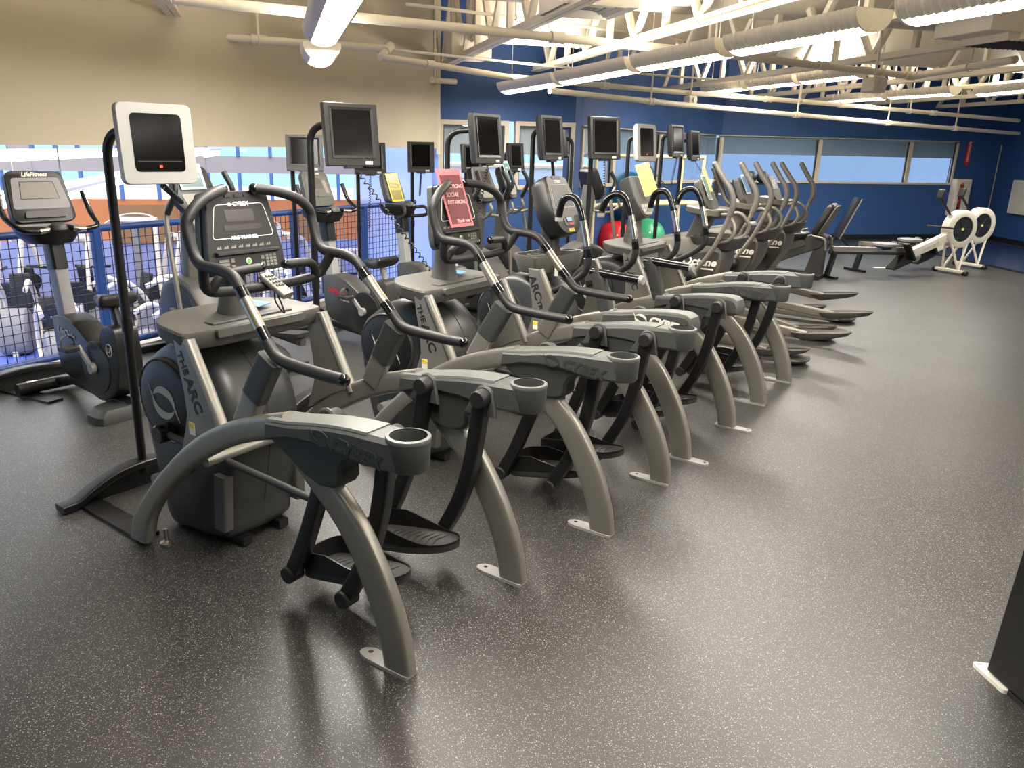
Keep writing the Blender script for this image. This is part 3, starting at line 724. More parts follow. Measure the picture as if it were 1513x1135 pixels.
struct(MB().prism([(LB.x, LB.y)] + fl[1:], -.25, 0, 'xy').obj('floor', 'floor'))
def slab(a, b, z0, z1, t=.14, out=1):
    """upright wall box from a to b, thick on the outer side"""
    a, b = Vector(a).to_2d(), Vector(b).to_2d(); d = (b - a).normalized(); n = Vector((-d.y, d.x)) * out
    return MB().prism([tuple(a), tuple(b), tuple(b + n * t), tuple(a + n * t)], z0, z1, 'xy')
wall = MB()
for i, (a, b) in enumerate(FACETS):
    if i in (0, 2, 3):
        wall.add(*[(m.v, m.f) for m in [slab(a, b, 0, Z_SILL)]][0]); m = slab(a, b, Z_HEAD, Z_DECK); wall.add(m.v, m.f)
    elif i == 4:
        e = on_wall(1411, 240, a, b).to_2d()
        for m in (slab(a, e, 0, Z_SILL), slab(a, e, Z_HEAD, Z_DECK), slab(e, b, 0, Z_DECK)): wall.add(m.v, m.f)
    else:
        m = slab(a, b, 0, Z_DECK); wall.add(m.v, m.f)
struct(wall.obj('wall_back', 'blue'))
struct(slab(C6, RC, 0, Z_DECK).obj('wall_right', 'blue'))
struct(slab(RC, RB, 0, Z_DECK).obj('wall_front', 'beige'))
struct(slab(RB, LB.to_2d(), 0, Z_DECK).obj('wall_near', 'beige'))
# beige bulkhead over the railing: its hem hangs a little lower towards the camera
W0 = rail_pt(-12.5, .27); W1 = Vector((C0.x, C0.y, 0)); wn = Vector((-RD.y, RD.x, 0)) * .18
hem = lambda p: 1.628 + .0085 * ((p - RAIL_A).dot(RD))
R = [[Vector((p.x, p.y, hem(p))), Vector((p.x, p.y, Z_DECK)), Vector((p.x + wn.x, p.y + wn.y, Z_DECK)), Vector((p.x + wn.x, p.y + wn.y, hem(p)))] for p in (W0, W1)]
struct(MB().rings(R).obj('wall_left', 'beige'))
struct(MB().box((W1.x - .02, W1.y - .03, 2.7), (.05, .05, 2.2)).obj('trim_1', 'cream'))
struct(MB().prism([(LB.x - .4, LB.y)] + [tuple(C0 + Vector((-.3, .3)))] + fl[2:], Z_DECK, Z_DECK + .15, 'xy').obj('ceiling', 'deck'))
# roof deck ribs read as part of the ceiling
T_AX = Vector((-.256, .967, 0)).normalized(); P_AX = Vector((.967, .256, 0)).normalized()
# windows: frames, panes and half drawn grey roller shades behind them
wn_no = [0]
def window(a, b, z0, z1, shade_z, pane='pane', fr=.05, deep=.10, head=True):
    wn_no[0] += 1
    a, b = Vector(a).to_2d(), Vector(b).to_2d(); d = (b - a).normalized(); n = Vector((-d.y, d.x)); L = (b - a).length
    M = Matrix(((d.x, n.x, 0, a.x), (d.y, n.y, 0, a.y), (0, 0, 1, 0), (0, 0, 0, 1)))
    r = thing('window_%d' % wn_no[0], 'x', 'x'); del r['label']; del r['category']; r['kind'] = 'structure'
    f = MB(); ht = fr if head else .012
    for c, s in (((L / 2, .02, z0 + fr / 2), (L, deep, fr)), ((L / 2, .02, z1 - ht / 2), (L, deep, ht)), ((fr / 2, .02, (z0 + z1) / 2), (fr, deep, z1 - z0 - 2 * fr)), ((L - fr / 2, .02, (z0 + z1) / 2), (fr, deep, z1 - z0 - 2 * fr))): f.box(c, s)
    f.xform(M).obj('window_frame', 'frame', r)
    MB().box((L / 2, .04, (z0 + z1) / 2), (L - 2 * fr, .008, z1 - z0 - 2 * fr)).xform(M).obj('pane', pane, r)
    g = MB()
    for x in (fr + .008, L - fr - .008): g.box((x, .018, (z0 + z1) / 2), (.016, .03, z1 - z0 - 2 * fr))
    g.xform(M).obj('gasket', 'ink', r)
    if shade_z: MB().box((L / 2, .11, (shade_z + z1) / 2), (L - .01, .006, z1 - shade_z)).xform(M).obj('roller_shade', 'shade', r)
    return r
def split_wall(a, b, xs, z=1.6):
    return [on_wall(x, 240, a, b).to_2d() for x in xs]
q = split_wall(C0, C1, (648, 750, 760, 832)); window(q[0], q[1], Z_SILL, Z_HEAD, 1.62, 'clear', .06); window(q[2], C1, Z_SILL, Z_HEAD, 1.62, 'clear', .055)
q = split_wall(C2, C3, (846, 905)); window(C2, q[1], Z_SILL, Z_HEAD, 1.66, 'clear', .05, .10, False); window(q[1], C3, Z_SILL, Z_HEAD, 1.66, 'pane', .05, .10, False)
q = split_wall(C3, C4, (1066,)); window(C3, C4, Z_SILL, Z_HEAD, 1.68, 'pane', .05, .10, False)
q = [C4] + split_wall(C4, C5, (1208, 1342, 1411))
for i in range(3): window(q[i], q[i + 1], Z_SILL, Z_HEAD, 1.70, 'pane', .04, .10, False)
# skirting and the panel seam to the right of the windows
for i, (a, b) in enumerate(FACETS): struct(slab(a, b, 0, .10, -.03).obj('baseboard_back' if i == 0 else 'baseboard_back.%03d' % i, 'matedge'))
s0 = on_wall(1466, 280, C4, C5); struct(MB().box((s0.x, s0.y - .012, 1.05), (.012, .012, 1.9)).obj('trim_2', 'frame'))
# what lies outside those windows
struct(MB().box((4, 52, -2.6), (150, 70, .2)).obj('ground_outside', 'lilac'))
def outside(name, c, s, m, label, cat):
    t = thing(name, label, cat, (c[0], c[1], -2.5)); MB().box((0, 0, s[2] / 2), s).obj('facade', m, t)
    w = MB(); n = int(s[0] / 2.4)
    for i in range(n): w.box((-s[0] / 2 + 1.2 + i * 2.4, -s[1] / 2 - .01, s[2] - .9), (1.5, .06, .7))
    w.obj('window_band', 'mullion', t); MB().box((0, 0, s[2] + .06), (s[0] + .2, s[1] + .2, .12)).obj('roof_edge', 'frame', t); return t
K['pale_blue'] = mat('pale_blue_facade', (176, 196, 220), .8, 0, .05, .4); K['mid_blue'] = mat('mid_blue_facade', (142, 166, 196), .8, 0, .04, .3)
outside('building', (1.5, 44, 0), (16, 8, 3.4), 'pale_blue', 'low pale blue building outside the corner windows', 'building')
outside('building', (24, 38, 0), (37, 8, 7.4), 'mid_blue', 'tall plain blue building outside the long row of windows', 'building')

# ------------------------------------------------------------------ steel roof trusses
ZC = 2.69
def truss(p, s0, s1, n):
    """bottom chord of two angles, webs and top chord; p is its place across the room, s along it"""
    r = thing('ceiling_beam', 'x', 'x'); del r['label']; del r['category']; r['kind'] = 'structure'
    a = P_AX * p + T_AX * s0; b = P_AX * p + T_AX * s1
    for zz, nm, w in ((ZC, 'bottom_chord', .055), (3.62, 'top_chord', .06)):
        m = MB()
        for o in (-.034, .034):
            q0, q1 = a + P_AX * o + Vector((0, 0, zz)), b + P_AX * o + Vector((0, 0, zz))
            m.sweep([q0, q1], w, .012, side=P_AX); m.sweep([q0 + Vector((0, 0, .03)), q1 + Vector((0, 0, .03))], .010, .06, side=P_AX)
        m.obj(nm, 'cream', r)
    m = MB(); k = max(2, int((s1 - s0) / 1.15))
    for i in range(k):
        u0 = s0 + (s1 - s0) * i / k; u1 = s0 + (s1 - s0) * (i + 1) / k; um = (u0 + u1) / 2
        z0, z1 = ZC + .02, 3.61
        for ua, ub, za, zb in ((u0, um, z0, z1), (um, u1, z1, z0), (um, um + .001, z0, z1)):
            m.sweep([P_AX * p + T_AX * ua + Vector((0, 0, za)), P_AX * p + T_AX * ub + Vector((0, 0, zb))], .06, .055, side=P_AX, rad=.2)
    m.obj('web', 'cream', r)
    return r
def wall_hit(p):                                   # where the line at p meets the beige wall
    # P_AX*p + T_AX*s on line W1 + RD*t
    A = np.array([[T_AX.x, -RD.x], [T_AX.y, -RD.y]]); bb = np.array([W1.x - P_AX.x * p, W1.y - P_AX.y * p]); s, t = np.linalg.solve(A, bb); return s
for p in (-2.1, -.72, .60): truss(p, -4., wall_hit(p) - .02, 0)
truss(2.25, -4., wall_hit(2.25) - .02 if wall_hit(2.25) < 11 else 10.6, 0)
def blue_hit(p):
    for s in np.arange(6, 22, .05):
        q = P_AX * p + T_AX * s
        for (a, b) in FACETS:
            d = (b - a); n = Vector((-d.y, d.x)).normalized(); v = q.to_2d() - a
            if 0 <= v.dot(d.normalized()) <= d.length and abs(v.dot(n)) < .06: return s - .1
    return 14.
truss(3.5, -3.6, 11.2, 0)
for p in (4.75, 6.5, 8.7, 10.2, 11.7, 13.4, 15.2): truss(p, -3.2 if p < 8 else 1.5, blue_hit(p), 0)

# ------------------------------------------------------------------ ducts, pipes and ceiling fittings
def duct(label, a, b, r, ends=True):
    a, b = Vector(a), Vector(b); t = thing('round_duct', label, 'duct', a)
    d = b - a; L = d.length; n = max(2, int(L / 1.2)); path = [d * (i / n) for i in range(n + 1)]
    MB().tube(path, r, 32).obj('duct_body', 'duct', t, 50)
    for i in range(1, n):
        c = path[i]; u = d.normalized()
        MB().tube([c - u * .012, c + u * .012], r + .008, 32).obj('duct_seam', 'cream', t, 50)
    return t
def along(px, py, z, l0, l1, ax=None):
    ax = ax or P_AX; c = at_height(px, py, z); return c + ax * l0, c + ax * l1
a, b = along(760, 14, 2.78, -1.3, 9.5); duct('big round duct nearest the camera under the ceiling', a + Vector((0, 0, .42)), b + Vector((0, 0, .42)), .30)
a, b = along(1000, 40, 2.80, -2.3, 9.0); duct('pale round duct behind the long run of lights', a + Vector((0, 0, .46)), b + Vector((0, 0, .46)), .34)
a, b = along(820, 88, 2.70, -1.0, 8.0); duct('round duct along the blue wall, farthest from the camera', a + Vector((0, 0, .50)), b + Vector((0, 0, .50)), .36)
def pipe(label, pts, r, collars=(), hangers=(), name='sprinkler_pipe'):
    P = [Vector(p) for p in pts]; t = thing(name, label, 'pipe', P[0]); Q = [p - P[0] for p in P]
    MB().tube(corners(Q, r * 1.6, 3), r, 16).obj('pipe_run', 'cream', t, 60)
    lens = [0]
    for i in range(1, len(Q)): lens.append(lens[-1] + (Q[i] - Q[i - 1]).length)
    def at(f):
        s = f * lens[-1]
        for i in range(1, len(Q)):
            if s <= lens[i] + 1e-6:
                k = (s - lens[i - 1]) / max(1e-6, lens[i] - lens[i - 1]); return Q[i - 1].lerp(Q[i], k), (Q[i] - Q[i - 1]).normalized()
    for f in collars:
        c, u = at(f); m = MB(); m.tube([c - u * .065, c - u * .035, c + u * .035, c + u * .065], [r * 1.35, r * 1.25, r * 1.25, r * 1.35], 16); m.obj('collar', 'cream', t, 40)
    for f in hangers:
        c, u = at(f); MB().rod(c, Vector((c.x, c.y, Z_DECK - P[0].z)), .012, 8).obj('hanger', 'cream', t)
        MB().tube([c + (Vector((-u.y, u.x, 0)) * math.cos(k * PI / 8) + Vector((0, 0, 1)) * math.sin(k * PI / 8)) * (r + .008) for k in range(16)], .007, 6, closed=True).obj('pipe_clip', 'cream', t)
    return t
pipe('thick cream sprinkler pipe running across under the trusses', [at_height(255, -2, 2.60), at_height(725, 46, 2.60), at_height(1050, 78, 2.60), at_height(1343, 112, 2.60)], .037, (.38, .55, .80, .995), (.15, .60, .93))
pipe('short cream branch pipe coming off the elbow towards the camera', [at_height(1343, 112, 2.60) + Vector((.05, -.02, 0)), at_height(1500, 88, 2.60)], .037, (.03,), (.6,))
pipe('thin cream pipe along the top of the beige wall', [at_height(178, 45, 2.60), at_height(388, 59, 2.60), at_height(574, 71.5, 2.60), at_height(562, 84, 2.505)], .034, (.45, .93), (.45,))
pipe('cream pipe with many joints over the screens, in front of the blue wall', [at_height(562, 84.5, 2.50), at_height(615, 92, 2.50), at_height(745, 113, 2.50), at_height(1000, 136, 2.50), at_height(1258, 156, 2.48), at_height(1505, 178.5, 2.42)], .034, (.05, .27, .5, .62, .8), (.27, .55, .75))
pipe('lowest cream pipe, hung close along the blue wall above the windows', [at_height(812, 134, 2.34), at_height(1000, 154, 2.32), at_height(1258, 177, 2.26), at_height(1505, 197.4, 2.20)], .034, (.16, .42, .62, .8), (.16, .42, .62, .8))
pipe('short capped cream pipe at the corner of the beige and blue walls', [at_height(628, 118, 2.52), at_height(674, 121, 2.52)], .034, (.1,), (.3,))
pipe('thin cream conduit high under the ceiling', [at_height(600, 6, 2.95), at_height(820, 33, 2.95), at_height(1010, 60, 2.95), at_height(1200, 84, 2.95)], .016, (.3, .7), (.2, .6))
pipe('thin cream conduit low in front of the blue wall', [at_height(575, 73, 2.66), at_height(740, 90, 2.66), at_height(870, 103, 2.66), at_height(1060, 118, 2.66)], .014, (), (.5,))
def diffuser(label, c, s, rz):
    t = thing('air_diffuser', label, 'air vent', c, rz)
    MB().prism([(-s, -s), (s, -s), (s, s), (-s, s)], .02, .30, 'xy').obj('plenum_box', 'cream', t)
    f = MB()
    for k in range(4):
        q = s * (1 - k * .23)
        f.rings([[Vector((a * (q + d), b * (q + d), z)) for a, b in ((-1, -1), (1, -1), (1, 1), (-1, 1))] for d, z in ((.0, .02), (.0, -.01 + k * .006), (-.03, .005 + k * .006), (-.03, .02))], cap=False)
    f.obj('louvre', 'ivory', t, 20)
    MB().box((0, 0, .018), (s * 1.9, s * 1.9, .004)).obj('dark_core', 'ink', t)
    return t
rzp = math.atan2(P_AX.y, P_AX.x)
diffuser('square air diffuser with dark louvres below the nearest duct', at_height(868, 16, 2.72), .30, rzp)
diffuser('small air diffuser at the corner of the blue wall', at_height(690, 86, 2.72), .24, rzp)
# box heater with a grille at the upper right
u = at_height(1470, 62, 2.70); t = thing('unit_heater', 'boxy cream heater with a dark grille hung at the upper right', 'heater', u, rzp)
MB().box((.35, 0, .22), (1.5, .62, .36)).obj('casing', 'ivory', t, bevel=.01); MB().box((.30, -.02, .02), (.9, .5, .08)).obj('outlet_box', 'cream', t)
g = MB()
for i in range(14): g.box((-.10 + i * .06, -.02, -.022), (.012, .46, .012))
g.obj('grille', 'ink', t)
for i, (x, y, lab) in enumerate(((1020, 148, 'small cream emergency light box by the left end of the low pipe'), (1291, 126, 'larger cream emergency light box hanging below the thick pipe'))):
    c = at_height(x, y, 2.40); t = thing('emergency_light', lab, 'light', c, .5)
    s = 1. if i else .75
    MB().box((0, 0, 0), (.20 * s, .16 * s, .15 * s)).obj('light_box', 'ivory', t, bevel=.012)
    MB().lathe([(.045 * s, -.11 * s), (.05 * s, -.08 * s), (.03 * s, -.05 * s)], (.02, 0, .0), 'y', 16).obj('lamp_head', 'ivory', t); MB().rod((0, 0, .07 * s), (0, 0, 1.41), .014, 8).obj('stem', 'cream', t)
for i, (x, y, z, lab) in enumerate(((812, 38, 2.85, 'sprinkler head dish under the ceiling, beside the square diffuser'), (1247, 128, 2.6, 'sprinkler head dish between the far trusses'), (1340, 165, 2.55, 'sprinkler head dish over the far right of the room'))):
    t = thing('ceiling_sprinkler', lab, 'sprinkler', at_height(x, y, z))
    MB().lathe([(.012, .05), (.05, .03), (.055, .02), (.02, .018), (.012, -.03), (.02, -.035), (.001, -.04)], n=16).obj('dish', 'white', t); MB().rod((0, 0, .04), (0, 0, 1.), .012, 8).obj('drop_pipe', 'cream', t)

# ------------------------------------------------------------------ pendant lights
def pendant(a, b, label, power=30., group='pendant lights under the roof trusses', ribs=True, up=.6):
    a, b = Vector(a), Vector(b); d = b - a; L = d.length; rz = math.atan2(d.y, d.x)
    t = thing('pendant_light', label, 'ceiling light', (a + b) / 2, rz, group)
    R0 = .132; cz = .114; h = L / 2
    def ring(x, r, a0, a1, n):
        return [Vector((x, r * math.sin(math.radians(a0 + (a1 - a0) * k / n)), cz - r * .86 * math.cos(math.radians(a0 + (a1 - a0) * k / n)))) for k in range(n + 1)]
    def shell(a0, a1, n, rr, th):
        R = []
        m = max(2, int(L / .05)*2) if ribs and abs(a0) > 20 or ribs and abs(a1) > 60 else 1
        xs = [-h + 2 * h * i / m for i in range(m + 1)]
        for i, x in enumerate(xs):
            r = rr + (.011 if (i % 2 and m > 1) else 0)
            R.append(ring(x, r, a0, a1, n) + ring(x, r - th, a0, a1, n)[::-1])
        return MB().rings(R)
    shell(-38, 38, 8, R0, .006).obj('diffuser', 'lamp', t, 40)
    for s in (-1, 1):
        sd = shell(*((38, 96) if s > 0 else (-96, -38)), 6, R0, .006).obj('louvre_side', 'ivory', t, 20)
        e = [(y, z) for _, y, z in ring(0, R0 + .004, -96, 96, 16)]
        MB().prism(e, s * (h - .004), s * (h + .014), 'yz').obj('end_cap', 'ivory', t, 30)
        MB().rod((s * h * .8, 0, .13), (s * h * .8, 0, Z_DECK - a.z), .0035, 6).obj('hanging_wire', 'steel', t)
    for sgn, pw, z in ((-1, power, -.012), (1, power * up, .14)):
        ld = bpy.data.lights.new('lamp', 'AREA'); ld.shape = 'RECTANGLE'; ld.size = L * .94; ld.size_y = .17; ld.energy = pw; ld.color = (1., .955, .885)
        lo = bpy.data.objects.new('lamp', ld); COL.objects.link(lo); lo.parent = t; lo.location = (0, 0, z)
        if sgn > 0: lo.rotation_euler = (PI, 0, 0)
    return t
ZL = 2.35
RA = [at_height(x, y, ZL) for x, y in ((746, 139), (832, 125.5), (945, 106), (1083, 83), (1300, 45.5))]
nm = ['farthest, in front of the blue wall', 'second from the blue wall', 'third from the blue wall', 'nearest one wholly in view, its end cap showing']
PW = 37.
for i in range(4):
    d = (RA[i + 1] - RA[i]).normalized(); pendant(RA[i] + d * .06, RA[i + 1] - d * .07, 'ribbed pendant light of the long run, ' + nm[i], PW)
dA = (RA[4] - RA[0]).normalized(); p = RA[4] + dA * .22
pendant(p, p + dA * 1.25, 'bright pendant light cut off by the top right corner of the photo', PW)
for i in range(1, 4): pendant(p + dA * 1.35 * i, p + dA * (1.35 * i + 1.25), 'ribbed pendant light over the open floor behind the camera', PW, 'pendant lights behind the camera')
B0 = at_height(471, 80, ZL); dB = -T_AX
pendant(B0 - Vector((0, 0, .09)), B0 + dB * .42 - Vector((0, 0, .09)), 'short pendant light at the end of the run by the beige wall', PW * .6)
pendant(B0 + dB * .52, B0 + dB * 1.65, 'pendant light seen end on at the top, beside the beige wall', PW)
for i in range(1, 4): pendant(B0 + dB * (.45 + 1.25 * i), B0 + dB * (1.65 + 1.25 * i), 'ribbed pendant light over the open floor behind the camera', PW, 'pendant lights behind the camera')
Z2 = 2.58
for k, (pa, pb, n, w) in enumerate((((1045, 139), (1283, 114), 3, 'middle'), ((1229, 152), (1420, 140), 2, 'right'), ((1448, 142), (1560, 132), 1, 'far right'))):
    a, b = at_height(pa[0], pa[1], Z2), at_height(pb[0], pb[1], Z2); d = (b - a) / n; u = d.normalized()
    for i in range(n): pendant(a + d * i, a + d * (i + 1) - u * .12, 'bright pendant light between the trusses at the %s, %s' % (w, ['far end', 'next one nearer', 'nearest of its run'][i]), PW * 1.2)
for i in range(6):
    q = at_height(1500, 150, Z2) + Vector((1.2, -2.2, 0)) + dA * (1.5 * i)
    pendant(q, q + dA * 1.25, 'ribbed pendant light over the open floor to the right', PW * 1.2, 'pendant lights right of the frame')
# ------------------------------------------------------------------ guard rail over the lower gym
gr = thing('guard_rail', 'blue steel guard rail with dark wire mesh along the balcony edge', 'railing', RAIL_A, math.atan2(RD.y, RD.x))
S0, S1 = -4.5, 5.15
MB().rod((S0, 0, 1.03), (S1, 0, 1.03), .028, 16).obj('top_rail', 'rail', gr)
MB().rod((S0, 0, .115), (S1, 0, .115), .026, 16).obj('bottom_rail', 'rail', gr)
ps = [rail_s(x, 440) for x in (152, 440, 541, 604)]; ps = [ps[0] - 2.0, ps[0] - 4.0] + ps
for s in ps: MB().sweep([(s, 0, 0), (s, 0, 1.03)], .06, .06, side=(1, 0, 0), rad=.25).obj('post', 'rail', gr)
m = MB(); n = int((S1 - S0) / .066)
for i in range(n + 1): m.box((S0 + i * .066, .012, .575), (.005, .005, .90))
for i in range(14): m.box(((S0 + S1) / 2, .007, .14 + i * .0665), (S1 - S0, .005, .005))
m.obj('wire_mesh', 'mesh', gr)
cb = MB().prism([tuple(rail_pt(S0 - 3, o).to_2d()) for o in (.02, .16)] + [tuple(rail_pt(5.3, o).to_2d()) for o in (.16, .02)], -.3, .055, 'xy')
struct(cb.obj('trim_3', 'curb'))

# ------------------------------------------------------------------ screens on stands
def coil(a, b, r=.012, turns=18, rad=.0035, sag=0.):
    a, b = Vector(a), Vector(b); d = b - a; u = d.normalized(); v = u.orthogonal().normalized(); w = u.cross(v); P = []
    N = turns * 7
    for i in range(N + 1):
        t = i / N; c = a + d * t + Vector((0, 0, -sag * 4 * t * (1 - t))); an = 2 * PI * turns * t
        k = min(1, t * 12, (1 - t) * 12)
        P.append(c + (v * math.cos(an) + w * math.sin(an)) * r * k)
    return MB().tube(P, rad, 5)
def tv_stand(label, foot, ctr, size, yaw, style, base=None, cord=None, tilt=.12, group='screens on black stands', pole_m='black'):
    """foot: where the pole stands; ctr: middle of the screen face; yaw: where the screen looks; size: w, h"""
    foot, ctr = Vector((foot[0], foot[1], 0)), Vector(ctr)
    t = thing('screen_stand', label, 'screen', foot, 0, group)
    L = ctr - foot; f = Vector((math.cos(yaw), math.sin(yaw), 0)); sd = Vector((-f.y, f.x, 0))     # f: out of the screen
    w, h = size; dp = .075
    # pole, bent over at the top and reaching the back of the screen
    bk = L - f * (dp + .02); top = max(bk.z + .05, .4)
    bend = Vector((bk.x, bk.y, 0)); 
    path = corners([(0, 0, .07), (0, 0, top), (bk.x, bk.y, top + .012)], .13, 7)
    MB().tube(path, .0215, 14).obj('pole', pole_m, t, 60)
    MB().lathe([(.026, .80), (.026, .86)], n=16).obj('pole_joint', 'black', t)
    # arched foot and flat bar
    bdir = Vector((math.cos(base if base is not None else yaw + PI / 2), math.sin(base if base is not None else yaw + PI / 2), 0)); bx = Vector((bdir.y, -bdir.x, 0))
    pts = [(-.42, .022), (-.34, .028), (-.27, .065), (-.14, .112), (0, .125), (.14, .112), (.27, .065), (.34, .028), (.42, .022)]
    fa = MB().sweep(crom([bdir * s + Vector((0, 0, z - .0)) for s, z in pts], 4), .085, .035, side=bx, rad=.3); fo = fa.obj('foot_arch', pole_m, t, 40)
    sk = MB(); sk.prism([(s, max(.004, z - .012)) for s, z in pts[1:-1]] + [(.33, .004), (-.33, .004)], -.006, .006)
    M = Matrix(((bdir.x, bx.x, 0, 0), (bdir.y, bx.y, 0, 0), (0, 0, 1, 0), (0, 0, 0, 1)))
    sk.xform(M).obj('foot_web', pole_m, fo)
    MB().box((-.285, .25, .008), (.10, .56, .014)).xform(Matrix(((bdir.x, bx.x, 0, 0), (bdir.y, bx.y, 0, 0), (0, 0, 1, 0), (0, 0, 0, 1)))).obj('foot_bar', pole_m, t)
    # screen head
    tl = Matrix.Rotation(-tilt, 3, sd)                     # lean the face down a little
    def Q(a, z, d): return L + tl @ (sd * a + Vector((0, 0, z)) + f * d)
    silver = style == 'silver'; body = 'tvsilver' if silver else 'tvblack'; rc = .030 if silver else .006
    o = rpoly([(-w / 2, -h / 2), (w / 2, -h / 2), (w / 2, h / 2), (-w / 2, h / 2)], rc, 4)
    hd = MB().rings([[Q(a * .80, z * .80, -dp) for a, z in o], [Q(a * .97, z * .97, -dp * .62) for a, z in o], [Q(a, z, -.035) for a, z in o], [Q(a, z, -.004) for a, z in o], [Q(a * .985, z * .985, 0) for a, z in o]]).obj('screen_case', body, t, 30)
    bw = .052 if silver else .048; lw = .052 if silver else .060; cz = .012
    ib = rpoly([(-w / 2 + bw, -h / 2 + lw), (w / 2 - bw, -h / 2 + lw), (w / 2 - bw, h / 2 - bw * .8), (-w / 2 + bw, h / 2 - bw * .8)], .022 if silver else .002, 4)
    if not silver:
        ou = rpoly([(a, z) for a, z in ((-w / 2 + bw - .016, -h / 2 + lw - .016), (w / 2 - bw + .016, -h / 2 + lw - .016), (w / 2 - bw + .016, h / 2 - bw * .8 + .016), (-w / 2 + bw - .016, h / 2 - bw * .8 + .016))], .003, 4)
        MB().rings([[Q(a, z, -.002) for a, z in ou], [Q(a, z, .006) for a, z in ou], [Q(a, z, .001) for a, z in ib], [Q(a, z, -.004) for a, z in ib]], cap=False).obj('bezel', body, hd, 25)
    MB().rings([[Q(a, z, -.008) for a, z in ib], [Q(a, z, .0015) for a, z in ib]]).obj('screen_glass', 'screen', hd, 30)
    if silver:
        MB().rings([[Q(a, z, d) for a, z in ((-w * .30, -h / 2 + lw + .040), (w * .30, -h / 2 + lw + .040), (w * .30, -h / 2 + lw + .044), (-w * .30, -h / 2 + lw + .044))] for d in (0, .0025)]).obj('trim_line', 'tvblack', hd)
        MB().rings([[Q(a, z, d) for a, z in rpoly([(-.006, -h / 2 + lw + .016), (.006, -h / 2 + lw + .016), (.006, -h / 2 + lw + .026), (-.006, -h / 2 + lw + .026)], .003)] for d in (0, .003)]).obj('power_light', 'led', hd)
    else:
        MB().rings([[Q(a, z, d) for a, z in ((w * .5 - .10, -h / 2 + .008), (w * .5 - .055, -h / 2 + .008), (w * .5 - .055, -h / 2 + .026), (w * .5 - .10, -h / 2 + .026))] for d in (-.002, .002)]).obj('label_sticker', 'whitepanel', hd)
        MB().rings([[Q(a, z, d) for a, z in ((-.05, -h / 2 - .012), (.05, -h / 2 - .012), (.05, -h / 2 + .006), (-.05, -h / 2 + .006))] for d in (-.05, -.004)]).obj('socket_box', 'black', hd)
    MB().sweep([Q(0, 0, -dp), Vector((bk.x, bk.y, top))], .07, .07, rad=.3).obj('mount', 'black', hd, 40)
    if cord is not None:
        a = Q(.0, -h / 2, -.02); coil(a, Vector(cord) - foot, .011, 22, .0038, .0).obj('coiled_cord', 'ink', t)
    return t
def sc(px, py, Y): return at_depth(px, py, Y)
YU = RZ                                                       # the front of the row looks this way
def face(deg): return math.radians(deg)
f1 = at_height(211, 684, .12)
tv_stand('silver framed screen with a dark face on a black pole, nearest the camera', f1, sc(234, 213, 3.42), (.325, .33), face(-43), 'silver', base=math.radians(52.5), cord=at_height(270, 300, 1.36), tilt=.06)
def pole_at(px, py, Y): p = at_depth(px, py, Y); return (p.x, p.y)
FR = [  # pole pixel, depth, screen centre pixel, depth, size, facing, style, label, cord
    ((459, 240), 4.85, (521, 199), 4.68, (.345, .35), -53, 'black', 'wide black screen on the second stand of the front row, above the second bike', (640, 405, 5.0)),
    ((661, 240), 6.05, (722, 205), 5.88, (.345, .35), -36, 'black', 'black screen turned to the right, third stand of the front row', (703, 330, 6.0)),
    ((786, 245), 6.95, (817, 204), 6.8, (.35, .36), -35, 'black', 'black screen seen nearly edge on behind the big rounded console', (818, 262, 7.0)),
    ((872, 255), 7.5, (895, 204), 7.33, (.345, .37), -60, 'black', 'black screen facing the camera, fifth stand of the front row', (893, 320, 7.5)),
    ((927, 245), 8.7, (956, 211), 8.52, (.345, .38), -46, 'silver', 'silver framed screen turned away to the right, beyond the lime notice', (990, 285, 8.6)),
    ((976, 245), 9.6, (1002, 208), 9.45, (.33, .36), -38, 'black', 'small black screen with a grey face, seventh stand of the front row', (990, 280, 9.6)),
    ((1005, 245), 10.4, (1028, 215), 10.25, (.33, .36), -34, 'black', 'small black screen at the far end of the front row', (1080, 325, 10.2)),
]
for pp, Y, cp, Yc, size, fc, st, lab, cd in FR:
    tv_stand(lab, pole_at(pp[0], pp[1], Y), sc(cp[0], cp[1], Yc), size, face(fc), st, base=math.radians(57), cord=sc(*cd))
BR = [
    ((433, 270), 7.55, (450, 226), 7.40, (.335, .32), -77, 'dark screen by the rail over the second exercise bike', (443, 290, 7.4)),
    ((529, 270), 8.5, (547, 234), 8.35, (.335, .32), -70, 'dark screen by the rail half hidden by the second front screen', (545, 340, 8.4)),
    ((609, 270), 9.15, (622, 232), 9.00, (.30, .33), -80, 'dark screen by the rail beside the end of the beige wall', (620, 290, 9.0)),
    ((688, 270), 9.5, (698, 234), 9.35, (.27, .32), -60, 'dark screen half hidden behind the third front screen', (690, 330, 9.4)),
    ((746, 270), 9.7, (763, 232), 9.55, (.24, .32), -52, 'narrow dark screen before the window, left of the big rounded console', (752, 265, 9.6)),
    ((843, 270), 9.9, (838, 212), 9.85, (.27, .31), -10, 'dark screen half hidden behind the fourth front screen', None),
]
for pp, Y, cp, Yc, size, fc, lab, cd in BR:
    tv_stand(lab, pole_at(pp[0], pp[1], Y), sc(cp[0], cp[1], Yc), size, face(fc), 'black', base=math.radians(61), cord=sc(*cd) if cd else None, group='screens by the rail')
